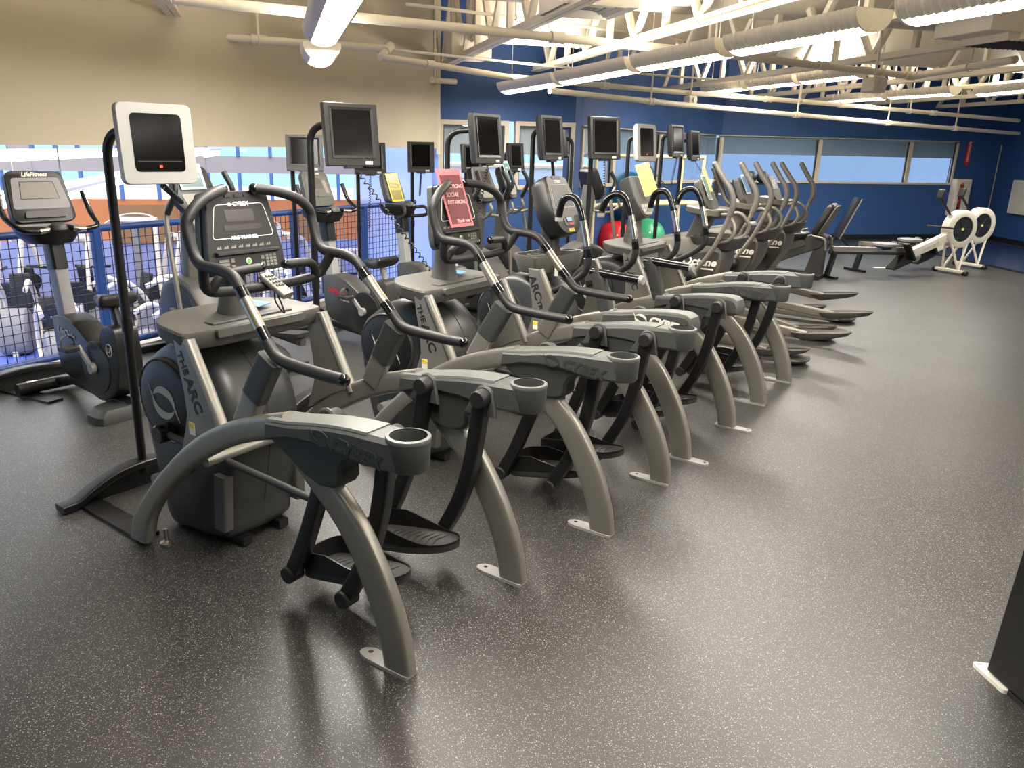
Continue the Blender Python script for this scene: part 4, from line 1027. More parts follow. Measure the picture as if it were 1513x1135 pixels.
# base of a stand whose pole is outside the photograph, at the left edge
q = at_height(30, 563, .03)
t = thing('stand_base', 'black arched stand base with a flat bar, on the floor at the left edge', 'stand', (q.x, q.y, 0), math.radians(63))
pts = [(-.55, .022), (-.44, .028), (-.34, .07), (-.18, .10), (0, .11), (.18, .10), (.34, .07), (.44, .028), (.55, .022)]
MB().sweep(crom([(s, 0, z) for s, z in pts], 4), .085, .035, side=(0, 1, 0), rad=.3).obj('foot_arch', 'black', t, 40)
MB().prism([(s, max(.004, z - .012)) for s, z in pts[1:-1]] + [(.42, .004), (-.42, .004)], -.006, .006).obj('foot_web', 'black', t)
MB().box((-.12, -.26, .008), (.11, .58, .014)).obj('foot_bar', 'black', t)

# ------------------------------------------------------------------ upright bikes along the rail
def bike(label, O, rz, v):
    t = thing('upright_bike', label, 'exercise bike', (O[0], O[1], 0), rz, 'upright exercise bikes along the rail')
    body = 'black' if v == 0 else 'octane_dark'
    prof = [(.17, .56), (.33, .585), (.46, .555), (.58, .49), (.70, .41), (.76, .43), (.82, .55), (.86, .60), (.955, .58), (.97, .46), (.975, .33), (.93, .20), (.84, .12), (.70, .07), (.56, .10), (.40, .15), (.26, .17), (.20, .22), (.175, .36)]
    o = rpoly(prof, [.03] * len(prof), 3); cx = Vector((.55, .35)); R = []
    for k, s in ((-.085, .93), (-.075, .985), (0, 1.), (.075, .985), (.085, .93)): R.append([Vector((cx.x + (x - cx.x) * s, k, cx.y + (z - cx.y) * s)) for x, z in o])
    b = MB().rings(R).obj('body_shell', body, t, 40)
    MB().lathe([(.001, -.098), (.13, -.098), (.165, -.092), (.17, -.08)], (.70, 0, .30), 'y', 36).obj('crank_disk', 'disk' if v == 0 else 'console', b, 40)
    MB().lathe([(.001, .098), (.13, .098), (.165, .092), (.17, .08)], (.70, 0, .30), 'y', 36).obj('crank_disk', 'disk' if v == 0 else 'console', b, 40)
    if v == 0:
        lettering('LifeCycle', .06, Vector((.36, -.088, .47)), (1, 0, -.12), (0, 0, 1), 'greyprint', b, .001, .0008, .25)
        e = MB().tube([Vector((.885 + .032 * math.cos(k * PI / 10), -.0885, .44 + .040 * math.sin(k * PI / 10))) for k in range(20)], .003, 6, closed=True).obj('emblem_ring', 'greyprint', b)
        lettering('LF', .04, Vector((.885, -.0885, .44)), (1, 0, 0), (0, 0, 1), 'greyprint', b, .001, .0012, .2)
    elif v == 1:
        lettering('LifeFitness', .055, Vector((.36, -.087, .43)), (1, 0, -.14), (0, 0, 1), 'signred', b, .001, .0014, .3); lettering('upright bike', .024, Vector((.46, -.087, .365)), (1, 0, -.14), (0, 0, 1), 'greyprint', b, .001, .0004)
    for s, a in ((-1, 2.35), (1, 2.35 + PI)):
        ex, ez = .70 + .17 * math.cos(a), .30 + .17 * math.sin(a)
        cr = MB().sweep([(.70, s * .115, .30), (ex, s * .125, ez)], .022, .034, rad=.4); cr.lathe([(.001, s * .130), (.034, s * .130), (.036, s * .124), (.036, s * .10)], (.70, 0, .30), 'y', 20)
        c = cr.obj('crank_arm', 'tvsilver', t, 40)
        MB().box((ex, s * .185, ez), (.115, .09, .030)).obj('pedal', 'rubber', c, bevel=.006)
        MB().tube(crom([(ex - .01, s * .145, ez + .012), (ex - .015, s * .15, ez + .06), (ex - .02, s * .185, ez + .08), (ex - .015, s * .22, ez + .055), (ex - .01, s * .228, ez + .01)], 4), .020, 8, flat=(.18, 1)).obj('pedal_strap', 'shroud', c)
    # seat
    so = spoly([(.66, -.03), (.72, -.045), (.82, -.085), (.90, -.125), (.935, -.09), (.935, .09), (.90, .125), (.82, .085), (.72, .045), (.66, .03)], 4)
    zz = lambda x: .735 + .035 * max(0, (x - .78) / .16)
    st = MB().rings([[Vector((.80 + (x - .80) * k, y * k, zz(x) + dz)) for x, y in so] for dz, k in ((-.065, .72), (-.04, .94), (-.012, 1.), (.008, .95), (.016, .78))]).obj('saddle', 'pad', t, 50)
    MB().rod((.88, 0, .55), (.835, 0, .70), .026, 14).obj('seat_post', 'tvsilver' if v else 'black', t)
    # mast, console and handlebars
    MB().sweep([(.235, 0, .50), (.175, 0, .92)], .085, .10, rad=.25).obj('mast', 'gymgrey' if v == 0 else 'tvsilver', t, 40)
    MB().sweep([(.185, 0, .86), (.155, 0, 1.08)], .10, .12, rad=.4).obj('mast_sleeve', 'black', t, 40)
    A = Vector((.02, 0, 1.475 - .02 * v)); B = Vector((.125, 0, 1.16)); dn = (B - A).normalized(); nr = Vector((-dn.z, 0, dn.x)); nr = nr if nr.x > 0 else -nr; H = (B - A).length; Y = Vector((0, 1, 0))
    def P(u, w, d=0.): return A + Y * u + dn * w + nr * d
    hw = .205 if v == 0 else (.165 if v == 1 else .13)
    o = rpoly([(-hw * .86, 0), (hw * .86, 0), (hw, H), (-hw, H)], [.05, .05, .06, .06], 4)
    c = MB().rings([[P(u * .85, .02 + w * .9, -.075) for u, w in o], [P(u, w, -.05) for u, w in o], [P(u, w, -.005) for u, w in o], [P(u * .97, .004 + w * .98, 0) for u, w in o]]).obj('console', 'console' if v == 0 else 'console_grey', t, 40)
    f = rpoly([(-hw * .72, .045), (hw * .72, .045), (hw * .88, H - .085), (-hw * .88, H - .085)], .02)
    MB().rings([[P(u, w, d) for u, w in f] for d in (-.002, .003)]).obj('face_plate', 'gymgrey' if v == 0 else 'face_grey', c)
    if v == 0:
        MB().rings([[P(u, w, d) for u, w in ((-.105, .07), (.105, .07), (.122, .185), (-.122, .185))] for d in (.002, .004)]).obj('display_frame', 'ink', c)
        MB().rings([[P(u, w, d) for u, w in ((-.1, .075), (.1, .075), (.117, .18), (-.117, .18))] for d in (.002, .005)]).obj('display', 'keys', c)
        lettering('LifeFitness', .038, P(0, .024, .001), Y, -dn, 'white', c, .001, .0012, .3)
        MB().rings([[P(u, w, d) for u, w in rpoly([(-.12, H - .065), (.12, H - .065), (.13, H - .025), (-.13, H - .025)], .01)] for d in (-.002, .022)]).obj('reading_ledge', 'console_grey', c, 30)
    elif v == 1:
        MB().rings([[P(u, w, d) for u, w in ((-.08, .065), (.05, .065), (.06, .16), (-.085, .16))] for d in (.002, .004)]).obj('display', 'lcd', c)
        MB().rings([[P(u, w, d) for u, w in ((.065, .085), (.10, .085), (.118, .20), (.08, .20))] for d in (.002, .004)]).obj('key_column', 'keys', c)
        k = MB()
        for i in range(2):
            for j in range(2): k.rings([[P(-.06 + i * .04 + math.cos(a) * .012, .19 + j * .03 + math.sin(a) * .012, d) for a in [n * PI / 6 for n in range(12)]] for d in (.002, .005)])
        k.obj('key', 'console_grey', c)
        lettering('LifeFitness', .026, P(0, .022, .001), Y, -dn, 'greyprint', c, .001, .0006, .3)
    tb = MB().rings([[Vector((.17 + (x - .17) * k, y * k, 1.13 + dz)) for x, y in spoly([(.02, -.14), (.10, -.20), (.24, -.15), (.30, -.05), (.30, .05), (.24, .15), (.10, .20), (.02, .14)], 4)] for dz, k in ((-.10, .70), (-.05, .92), (-.005, 1.), (.004, .95))]).obj('control_tray', 'black' if v == 0 else 'console', t, 50)
    MB().lathe([(.001, 1.165), (.035, 1.163), (.05, 1.145), (.052, 1.12)], (.27, 0, 0), n=24).obj('control_dial', 'shroud', tb, 50)
    for s in (-1, 1):
        if v < 2:
            p = corners([(.26, s * .03, 1.14), (.33, s * .12, 1.115), (.30, s * .25, 1.13), (.16, s * .275, 1.20), (.10, s * .262, 1.345)], .05, 4)
            h = MB().tube(p, .017, 12).obj('handlebar', 'gloss', t, 60)
            MB().tube(p[1:5], .0182, 12).obj('pulse_sleeve', 'chrome', h, 60); MB().tube(p[-5:-1] if v == 0 else p[-2:], .0180, 12).obj('hand_grip', 'grip', h, 60)
        else:
            p = corners([(.20, s * .05, 1.02), (.28, s * .16, 1.02), (.38, s * .17, 1.04), (.36, s * .16, 1.12), (.22, s * .06, 1.10)], .05, 4)
            MB().tube(p, .016, 12).obj('handlebar', 'grip', t, 60)
    # floor frame
    MB().tube([(.0, -.29, .055), (.0, .29, .055)], .042, 16).obj('front_stabilizer', 'black', t, 50)
    MB().sweep([(.0, 0, .06), (.25, 0, .12), (.55, 0, .10), (.92, 0, .06)], .08, .07, rad=.3).obj('floor_beam', 'black', t, 40)
    o = rpoly([(.80, -.24), (.93, -.24), (.97, -.22), (.97, .22), (.93, .24), (.80, .24), (.74, .10), (.74, -.10)], .03)
    MB().rings([[Vector((x, y, .0)) for x, y in o], [Vector((x, y, .05)) for x, y in o], [Vector((.84 + (x - .84) * .85, y * .80, .085)) for x, y in o]]).obj('rear_stabilizer', 'shroud_dark', t, 35)
    MB().box((.0, -.19, .094), (.03, .07, .006)).obj('roller_sticker', 'whitepanel', t)
    return t, c, P
RZB = math.radians(-36.5)
OA = Vector((-2.919, 5.144, 0)); UB = Vector((math.cos(RZB), math.sin(RZB), 0))
bA, cA, PA = bike('black upright exercise bike with a wide console, by the rail at the left edge', OA, RZB, 0)
OB = OA + RD * 2.4 + UB * .33
bB, cB, PB = bike('dark grey upright exercise bike with red lettering, behind the second screen stand', OB, RZB, 1)
OC = OA + RD * 3.45 + UB * .42
bC, cC, PC = bike('upright exercise bike with a yellow notice on its small console', OC, RZB, 2)
QC = world_frame(bC, PC)
notice('notice', 'yellow notice about social distancing on the small bike console', QC, -.085, .085, .02, .30, ('yfilm', 'ydark'), .0, [('PRACTICING', .022, .0, .11), ('SOCIAL', .022, .0, .145), ('DISTANCING', .022, .0, .18)], 'yprint', .01)

# ------------------------------------------------------------------ cross trainers along the rail
def cross_trainer(label, O, rz, s=1., dark=True):
    t = thing('cross_trainer', label, 'exercise machine', (O[0], O[1], 0), rz, 'cross trainers along the rail')
    body = 'octane_dark'
    prof = [(-.30, .10), (-.34, .35), (-.25, .58), (-.05, .68), (.15, .62), (.30, .45), (.42, .28), (.95, .14), (.95, .06), (-.25, .03)]
    o = rpoly(prof, .06, 3); R = [[Vector((.2 + (x - .2) * k, y, .3 + (z - .3) * k)) for x, z in o] for y, k in ((-.17, .9), (-.15, .98), (0, 1.), (.15, .98), (.17, .9))]
    MB().rings(R).obj('drive_housing', body, t, 40)
    for sd in (-1, 1):
        MB().lathe([(.001, sd * .185), (.20, sd * .185), (.235, sd * .175), (.24, sd * .15)], (-.03, 0, .38), 'y', 32).obj('flywheel_cover', 'console', t, 40)
        MB().sweep([(-.02, sd * .22, .40), (.5, sd * .24, .26), (.98, sd * .24, .22)], .05, .06, rad=.3).obj('link_arm', 'octane', t, 40)
        p = MB().rings([[Vector((x, sd * .24 + y, .25 + dz + .1 * (x - .8))) for x, y in rpoly([(.62, -.07), (1.0, -.08), (1.0, .08), (.62, .07)], .03)] for dz in (0, .03)]).obj('foot_pedal', 'rubber', t)
        h = MB().tube(crom([(.25, sd * .30, .25), (.22, sd * .31, .65), (.16, sd * .30, .98), (.14, sd * .28, 1.18), (.22, sd * .25, 1.32), (.16, sd * .22, 1.46)], 5), .018, 12).obj('swing_arm', 'tube', t, 60)
        MB().tube(crom([(.14, sd * .28, 1.16), (.22, sd * .25, 1.32), (.16, sd * .22, 1.46)], 5), .0215, 12).obj('hand_grip', 'grip', h, 60)
        MB().tube(corners([(.08, sd * .05, 1.02), (.22, sd * .16, 1.0), (.34, sd * .19, 1.08), (.30, sd * .19, 1.15)], .05), .016, 12).obj('fixed_handle', 'tube', t, 60)
    MB().sweep([(-.02, 0, .55), (.0, 0, .95), (.04, 0, 1.30)], .16, .10, rad=.3).obj('column', 'octane', t, 40)
    A = Vector((.02, 0, 1.50)); B = Vector((.16, 0, 1.16)); dn = (B - A).normalized(); nr = Vector((-dn.z, 0, dn.x)); nr = nr if nr.x > 0 else -nr; H = (B - A).length; Y = Vector((0, 1, 0))
    def P(u, w, d=0.): return A + Y * u + dn * w + nr * d
    o = rpoly([(-.15, 0), (.15, 0), (.19, H * .7), (.12, H), (-.12, H), (-.19, H * .7)], .05)
    c = MB().rings([[P(u * .85, .02 + w * .9, -.085) for u, w in o], [P(u, w, -.06) for u, w in o], [P(u, w, -.005) for u, w in o], [P(u * .96, .004 + w * .98, 0) for u, w in o]]).obj('console', 'console', t, 40)
    MB().rings([[P(u, w, d) for u, w in ((-.10, .05), (.10, .05), (.12, .2), (-.12, .2))] for d in (0, .003)]).obj('display', 'lcd', c)
    MB().rings([[P(u, w, d) for u, w in rpoly([(-.13, .22), (.13, .22), (.09, .33), (-.09, .33)], .03)] for d in (0, .004)]).obj('key_panel', 'keys', c)
    MB().sweep([(-.42, -.30, .03), (-.42, .30, .03)], .06, .05, side=(1, 0, 0)).obj('front_foot', 'black', t); MB().sweep([(.93, -.30, .03), (.93, .30, .03)], .06, .05, side=(1, 0, 0)).obj('rear_foot', 'black', t)
    MB().sweep([(-.42, 0, .03), (.93, 0, .03)], .10, .04).obj('base_rail', 'black', t)
    return t, c, P
OF = OA + RD * 1.18 + UB * .10
xF, cF, PF = cross_trainer('grey cross trainer with a pale green notice, behind the nearest arc trainer', OF, RZB)
QF = world_frame(xF, PF); notice('notice', 'pale green notice on the cross trainer behind the nearest arc trainer', QF, -.12, .10, -.01, .19, ('tealfilm', 'tealdark'), .0, [('DIRECTIONS', .026, -.01, .09)], 'white', .01)
def at_px(px, py, Y): p = at_depth(px, py, Y); return Vector((p.x, p.y, 0))
pD = at_px(752, 300, 8.9); xD, cD, PD = cross_trainer('cross trainer with a teal notice on its tilted console, before the corner window', pD - UB * .1, RZB + .25)
QD = world_frame(xD, PD); notice('notice', 'teal notice on the tilted console before the corner window', QD, -.10, .09, -.05, .19, ('tealfilm', 'tealdark'), .05, [('PLEASE', .024, -.01, .03), ('WIPE', .024, -.01, .07)], 'white', .03)
pE = at_px(866, 300, 9.1); xE, cE, PE = cross_trainer('cross trainer with a dark flat console, between the rounded console and the teal ball', pE, RZB + 1.1)
pG = at_px(718, 330, 8.15); xG, cG, PG = cross_trainer('grey cross trainer half hidden behind the pink notice', pG - UB * .12, RZB)
# ------------------------------------------------------------------ elliptical trainers beyond the arc trainers
ARM = [(.70, 1.585), (.78, 1.47), (.845, 1.38), (.87, 1.29), (.855, 1.21), (.80, 1.06), (.725, .90), (.59, .70)]
def elliptical(label, O, rz, ph=0., loop=False, name='Octane', px=0.):
    t = thing('elliptical_trainer', label, 'exercise machine', (O[0], O[1], 0), rz, 'elliptical trainers beyond the arc trainers')
    prof = [(-.36, .06), (-.42, .50), (-.32, .84), (.05, .92), (.42, .985), (.70, .975), (.80, .90), (.79, .72), (.64, .48), (.56, .22), (.50, .06)]
    o = rpoly(prof, [.05, .12, .12, .1, .1, .08, .06, .1, .1, .08, .05], 3); c = (.15, .5)
    b = MB().rings([[Vector((c[0] + (x - c[0]) * k, y, c[1] + (z - c[1]) * k)) for x, z in o] for y, k in ((-.205, .88), (-.18, .97), (0, 1.), (.18, .97), (.205, .88))]).obj('drive_shell', 'octane', t, 45)
    lo = rpoly([(-.34, .07), (-.37, .40), (.1, .62), (.40, .84), (.77, .90), (.74, .68), (.58, .42), (.50, .08)], .05, 3)
    for s in (-1, 1):
        MB().prism(lo, s * .196, s * .214, ins=.008).obj('side_cover', 'octane_dark', b, 30)
        MB().lathe([(.001, s * .228), (.12, s * .226), (.15, s * .214)], (.10, 0, .33), 'y', 30).obj('crank_cover', 'octane', b, 40)
    lettering(name, .09, Vector((.60, -.2165, .79)), (1, 0, .0), (0, 0, 1), 'white', b, .001, .003, .25, 1.1); MB().box((.62, -.2165, .735), (.22, .002, .012)).obj('name_line', 'white', b)
    # column, tray and console
    MB().sweep([(.46, 0, .93), (.56, 0, 1.18)], .16, .13, rad=.35).obj('column', 'octane', t, 40)
    tr = rpoly([(.42, -.18), (.62, -.25), (.72, -.20), (.74, 0), (.72, .20), (.62, .25), (.42, .18)], .05)
    R = [[Vector((.58 + (x - .58) * k, y * k, z - .10 * (x - .58))) for x, y in tr] for z, k in ((1.165, .86), (1.185, 1.), (1.225, 1.), (1.235, .95), (1.222, .86))]
    MB().rings(R).obj('tray', 'octane', t, 35)
    A = Vector((.50, 0, 1.46)); B = Vector((.62, 0, 1.215)); dn = (B - A).normalized(); nr = Vector((-dn.z, 0, dn.x)); nr = nr if nr.x > 0 else -nr; H = (B - A).length; Y = Vector((0, 1, 0))
    def P(u, w, d=0.): return A + Y * u + dn * w + nr * d
    oo = rpoly([(-.12, 0), (.12, 0), (.15, H * .8), (.11, H), (-.11, H), (-.15, H * .8)], .03)
    cn = MB().rings([[P(u * .9, .01 + w * .94, -.06) for u, w in oo], [P(u, w, -.04) for u, w in oo], [P(u, w, -.004) for u, w in oo], [P(u * .97, .004 + w * .98, 0) for u, w in oo]]).obj('console', 'console_grey', t, 40)
    MB().rings([[P(u, w, d) for u, w in ((-.09, .04), (.09, .04), (.11, .15), (-.11, .15))] for d in (0, .003)]).obj('display', 'lcd', cn)
    cup = rpoly([(.50, -.24), (.88, -.20), (.92, 0), (.88, .20), (.50, .24)], .06)
    MB().rings([[Vector((.70 + (x - .70) * k, y * k, z)) for x, y in cup] for z, k in ((.90, .8), (.985, 1.), (1.0, 1.), (1.0, .95), (.96, .85))]).obj('bottle_shelf', 'octane_dark', t, 35)
    for s in (-1, 1):
        k = ph * s; 
        pa = crom([(x + k * (z - .70) * .25, s * .27, z) for x, z in ARM], 5)
        a = MB().tube(pa, .0185, 12).obj('swing_arm', 'tube', t, 60)
        MB().tube(pa[:22], .0245, 14).obj('hand_grip', 'handgrip', a, 60); MB().ball(pa[0], .0255, 12, 8).obj('end_cap', 'handgrip', a)
        if loop and s < 0:
            MB().tube(crom([pa[1] + Vector((-.03, 0, .0)), pa[6] + Vector((-.05, .03, -.02)), pa[12] + Vector((-.06, .035, -.03)), pa[16]], 5), .021, 12).obj('loop_grip', 'handgrip', a, 60)
        MB().tube(crom([(.59 + k * .0, s * .27, .70), (.40, s * .265, .54), (.22, s * .25, .42)], 5), .0185, 12).obj('lower_link', 'tube', t, 60)
        MB().ball((.58, s * .27, .67), .062, 16, 10, (1, .8, 1)).obj('pivot_boot', 'console', t)
        MB().tube(corners([(.56, s * .12, 1.16), (.80, s * .16, 1.19), (.88, s * .20, 1.08), (.84, s * .20, .98), (.60, s * .17, .93)], .05), .016, 12).obj('fixed_handle', 'tube', t, 60)
        # pedal on its beam
        dx, dz = (.25 + px, .13) if s * (1 if ph >= 0 else -1) > 0 else (px, .0)
        MB().sweep([(.12, s * .125, .36), (.7 + dx * .5, s * .125, .20 + dz * .6), (1.22 + dx, s * .125, .085 + dz)], .055, .075, rad=.35).obj('pedal_beam', 'tube', t, 40)
        q = [(1.10, -.05), (1.16, -.085), (1.30, -.09), (1.48, -.07), (1.56, -.03), (1.56, .03), (1.48, .07), (1.30, .09), (1.16, .085), (1.10, .05)]
        oq = spoly(q, 3)
        def zf(x): return .10 + dz + .055 * (x - 1.1) / .46
        pd = MB().rings([[Vector((1.30 + (x - 1.30) * k + dx, s * .125 + y * k, zf(x) + e)) for x, y in oq] for e, k in ((-.055, .55), (-.03, .85), (.008, 1.), (.012, .97), (-.006, .90))]).obj('pedal', 'octane', t, 40)
        MB().rings([[Vector((1.30 + (x - 1.30) * k + dx, s * .125 + y * k, zf(x) + e)) for x, y in oq] for e, k in ((-.004, .90), (.000, .88))]).obj('pedal_mat', 'rubber', pd, 40)
        MB().sweep([(.45, s * .21, .07), (1.40, s * .12, .05)], .07, .06, rad=.3).obj('base_rail', 'tube', t, 40)
    MB().ball((1.42, 0, .045), .10, 18, 10, (1.3, 1.6, .44)).obj('rear_foot', 'octane', t); MB().sweep([(-.28, -.30, .03), (-.28, .30, .03)], .09, .05, side=(1, 0, 0)).obj('front_foot', 'console', t, 40)
    return t, cn, P
VX, VY = -UY, UX
def row(k): return (O4[0] + VX * k, O4[1] + VY * k)
e0, ce0, PE0 = elliptical('elliptical trainer with looped grey grips, next to the fourth arc trainer', row(1.0), RZ, .12, True)
e1, ce1, PE1 = elliptical('elliptical trainer with tall straight grips, second beyond the arc trainers', row(2.08), RZ, .02)
e2, ce2, PE2 = elliptical('elliptical trainer with dark grips, farthest of the elliptical trainers', row(3.12), RZ, .16, px=-.30)
QE = world_frame(e0, PE0)
notice('notice', 'white notice hanging on the first elliptical trainer beyond the arc trainers', QE, -.10, -.005, -.03, .19, ('whitepanel', 'tealdark'), .05, [], 'white', .03)
notice('notice', 'small lime notice beside a white one on the first elliptical trainer', QE, .01, .07, -.10, .12, ('limefilm', 'limedark'), .03, [], 'white', .03)
QE1 = world_frame(e1, PE1)
notice('notice', 'pale notice hanging on the second elliptical trainer beyond the arc trainers', QE1, -.08, .06, -.02, .17, ('tealfilm', 'cyanpaper'), .04, [], 'white', .03)
# ------------------------------------------------------------------ recumbent bike
RO = at_height(1222, 412); RO = Vector((RO.x - UX * 1.42, RO.y - UY * 1.42, 0))
t = thing('recumbent_bike', 'recumbent exercise bike with a tall padded back, beyond the elliptical trainers', 'exercise bike', RO, RZ)
o = rpoly([(-.25, .10), (-.30, .45), (-.15, .68), (.10, .70), (.30, .52), (.36, .30), (.30, .10)], .06, 3)
sh = MB().rings([[Vector((.03 + (x - .03) * k, y, .38 + (z - .38) * k)) for x, z in o] for y, k in ((-.15, .9), (-.13, .98), (.13, .98), (.15, .9))]).obj('front_shell', 'octane_dark', t, 40)
for s in (-1, 1):
    MB().lathe([(.001, s * .175), (.05, s * .175), (.055, s * .15)], (.12, 0, .40), 'y', 20).obj('crank_hub', 'shroud_dark', sh, 40)
    MB().sweep([(.12, s * .17, .40), (.12 + s * .12, s * .18, .40 + s * .10)], .02, .035).obj('crank_arm', 'steel', t); MB().box((.12 + s * .12, s * .23, .40 + s * .10), (.11, .09, .03)).obj('pedal', 'rubber', t, bevel=.006)
    MB().tube(corners([(.02, s * .05, .98), (.22, s * .16, 1.0), (.34, s * .17, 1.10)], .05), .015, 10).obj('front_handle', 'tube', t, 60)
    MB().tube(corners([(1.02, s * .24, .66), (.78, s * .26, .60), (.60, s * .26, .66)], .05), .016, 10).obj('side_handle', 'tube', t, 60)
    MB().tube(corners([(1.18, s * .20, .60), (1.36, s * .22, .58), (1.38, s * .22, .42)], .06), .016, 10).obj('lever', 'tube', t, 60)
MB().sweep([(-.05, 0, .62), (-.02, 0, 1.05)], .12, .10, rad=.3).obj('column', 'octane', t, 40)
MB().box((.02, 0, 1.20), (.05, .34, .28), rot=(0, -.35, 0)).obj('console', 'console_grey', t, bevel=.02)
o = rpoly([(.20, .10), (.28, .26), (1.15, .62), (1.36, .60), (1.30, .44), (.55, .10)], .04, 3)
MB().prism(o, -.11, .11, ins=.012).obj('seat_rail_housing', 'octane_dark', t, 35)
MB().prism(rpoly([(.52, .22), (.56, .33), (1.05, .55), (1.10, .46)], .04), -.125, .125, ins=.006).obj('side_plate', 'octane', t, 35)
MB().prism([(1.10, .02), (1.22, .50), (1.34, .50), (1.34, .02)], -.09, .09).obj('rear_leg', 'octane_dark', t); MB().sweep([(1.32, -.28, .03), (1.32, .28, .03)], .08, .06, side=(1, 0, 0)).obj('rear_foot', 'console', t, 40); MB().sweep([(-.12, -.28, .03), (-.12, .28, .03)], .08, .06, side=(1, 0, 0)).obj('front_foot', 'console', t, 40)
MB().sweep([(-.1, 0, .06), (1.3, 0, .06)], .09, .06).obj('base_rail', 'console', t)
so = spoly([(.72, -.14), (.85, -.20), (1.05, -.19), (1.10, 0), (1.05, .19), (.85, .20), (.72, .14), (.70, 0)], 4)
MB().rings([[Vector((.92 + (x - .92) * k, y * k, z)) for x, y in so] for z, k in ((.54, .85), (.57, 1.), (.615, 1.), (.635, .88))]).obj('seat_cushion', 'pad', t, 50)
bo = rpoly([(-.20, 0), (.20, 0), (.21, .20), (.17, .48), (-.17, .48), (-.21, .20)], .07, 4); A = Vector((1.20, 0, .60)); up_ = Vector((.42, 0, .90)).normalized(); nb = Vector((up_.z, 0, -up_.x))
bk = MB().rings([[A + Vector((0, u * k, 0)) + up_ * (.24 + (w - .24) * k) - nb * e for u, w in bo] for e, k in ((-.03, .9), (.0, 1.), (.045, 1.), (.075, .88))]).obj('seat_back', 'pad', t, 50)
MB().rings([[A + Vector((0, u, 0)) + up_ * w + nb * e for u, w in bo] for e in (.03, .045)]).obj('back_shell', 'octane', bk, 40)
MB().sweep([(1.12, 0, .52), (1.30, 0, .80)], .12, .04, rad=.3).obj('back_strut', 'octane', t, 40)
p = at_height(1236, 372)
t = thing('bench_board', 'black padded board standing tilted behind the recumbent bike', 'bench', (p.x, p.y, 0), RZ + .35)
MB().sweep([(-.05, 0, .28), (.22, 0, .98)], .42, .07, rad=.4).obj('padded_board', 'pad', t, 40); MB().sweep([(.01, 0, .24), (.28, 0, .96)], .05, .04).obj('spine', 'tvsilver', t); MB().sweep([(.03, 0, .28), (.26, 0, .02)], .05, .05).obj('rear_leg', 'black', t); MB().sweep([(-.02, 0, .32), (-.22, 0, .02)], .05, .05).obj('front_leg', 'black', t)
# ------------------------------------------------------------------ rowing machines
def rower(label, O, rz):
    t = thing('rowing_machine', label, 'rowing machine', (O[0], O[1], 0), rz, 'rowing machines by the blue wall')
    MB().lathe([(.185, -.06), (.19, -.075), (.26, -.075), (.278, -.06), (.278, .06), (.26, .075), (.19, .075), (.185, .06)], (0, 0, .67), 'y', 44, cap=False).obj('flywheel_ring', 'rower', t, 40)
    for s in (-1, 1):
        d = MB().lathe([(.001, s * .060), (.172, s * .060), (.180, s * .068), (.188, s * .060), (.188, s * .03)], (0, 0, .67), 'y', 40).obj('cage_disk', 'disk', t, 40)
        for k in range(6):
            a = k * PI / 3; MB().rod((0, s * .064, .67), (.17 * math.cos(a), s * .064, .67 + .17 * math.sin(a)), .003, 5).obj('spoke', 'octane_dark', d)
        MB().lathe([(.001, s * .070), (.02, s * .070), (.022, s * .058)], (0, 0, .67), 'y', 16).obj('hub_cap', 'limefilm', d)
        for x in (-.16, .16): MB().rod((x, s * .05, .48), (.02, s * .14, .06), .017, 10).obj('leg', 'rower', t)
        MB().lathe([(.001, s * .30), (.03, s * .30), (.034, s * .29), (.034, s * .23)], (.02, 0, .036), 'y', 16).obj('foot_wheel', 'black', t, 40)
        fb = MB().box((.98, s * .11, .36), (.04, .12, .30), rot=(0, .65, 0)).obj('foot_board', 'black', t, bevel=.01)
    MB().box((.02, 0, .05), (.07, .50, .045)).obj('foot_bar', 'rower', t, bevel=.01)
    MB().sweep([(.14, 0, .58), (.88, 0, .30)], .10, .13, rad=.15).obj('main_beam', 'rower', t, 40); lettering('concept2', .075, Vector((.52, .0525, .436)), Vector((-1, 0, .378)), (0, 0, 1), 'greyprint', t, .001, .001); lettering('concept2', .075, Vector((.52, -.0525, .436)), Vector((1, 0, -.378)), (0, 0, 1), 'greyprint', t, .001, .001)
    MB().prism(rpoly([(.84, .20), (.84, .34), (.96, .34), (1.20, .10), (1.16, .08)], .03), -.07, .07).obj('front_block', 'black', t, 40)
    r = MB().sweep([(.84, 0, .355), (2.28, 0, .40)], .06, .10, rad=.1).obj('monorail', 'steel', t, 40); MB().sweep([(.84, 0, .320), (2.28, 0, .365)], .10, .05, rad=.2).obj('rail_base', 'console', r, 40)
    MB().sweep([(2.22, 0, .36), (2.30, 0, .03)], .08, .05).obj('rear_leg', 'black', t); MB().box((2.30, 0, .02), (.06, .40, .035)).obj('rear_foot', 'black', t)
    so = spoly([(1.20, -.12), (1.33, -.15), (1.46, -.12), (1.46, .12), (1.33, .15), (1.20, .12)], 4)
    MB().rings([[Vector((1.33 + (x - 1.33) * k, y * k, z)) for x, y in so] for z, k in ((.425, .8), (.445, 1.), (.475, 1.), (.485, .85))]).obj('seat', 'gymgrey', t, 50); MB().box((1.33, 0, .405), (.16, .09, .04)).obj('seat_carriage', 'black', t)
    MB().sweep([(.16, 0, .60), (.20, 0, .88)], .07, .06, rad=.3).obj('upright', 'rower', t, 40)
    MB().sweep([(.20, 0, .86), (.46, 0, 1.12)], .028, .028, rad=.4).obj('monitor_arm', 'black', t, 40); MB().box((.47, 0, 1.18), (.04, .11, .13), rot=(0, -.25, 0)).obj('monitor', 'black', t, bevel=.012)
    MB().rod((.36, -.24, .70), (.36, .24, .70), .015, 10).obj('handle', 'black', t)
    return t
fr = at_height(1404, 404); rr = math.atan2(-.30, -.955)
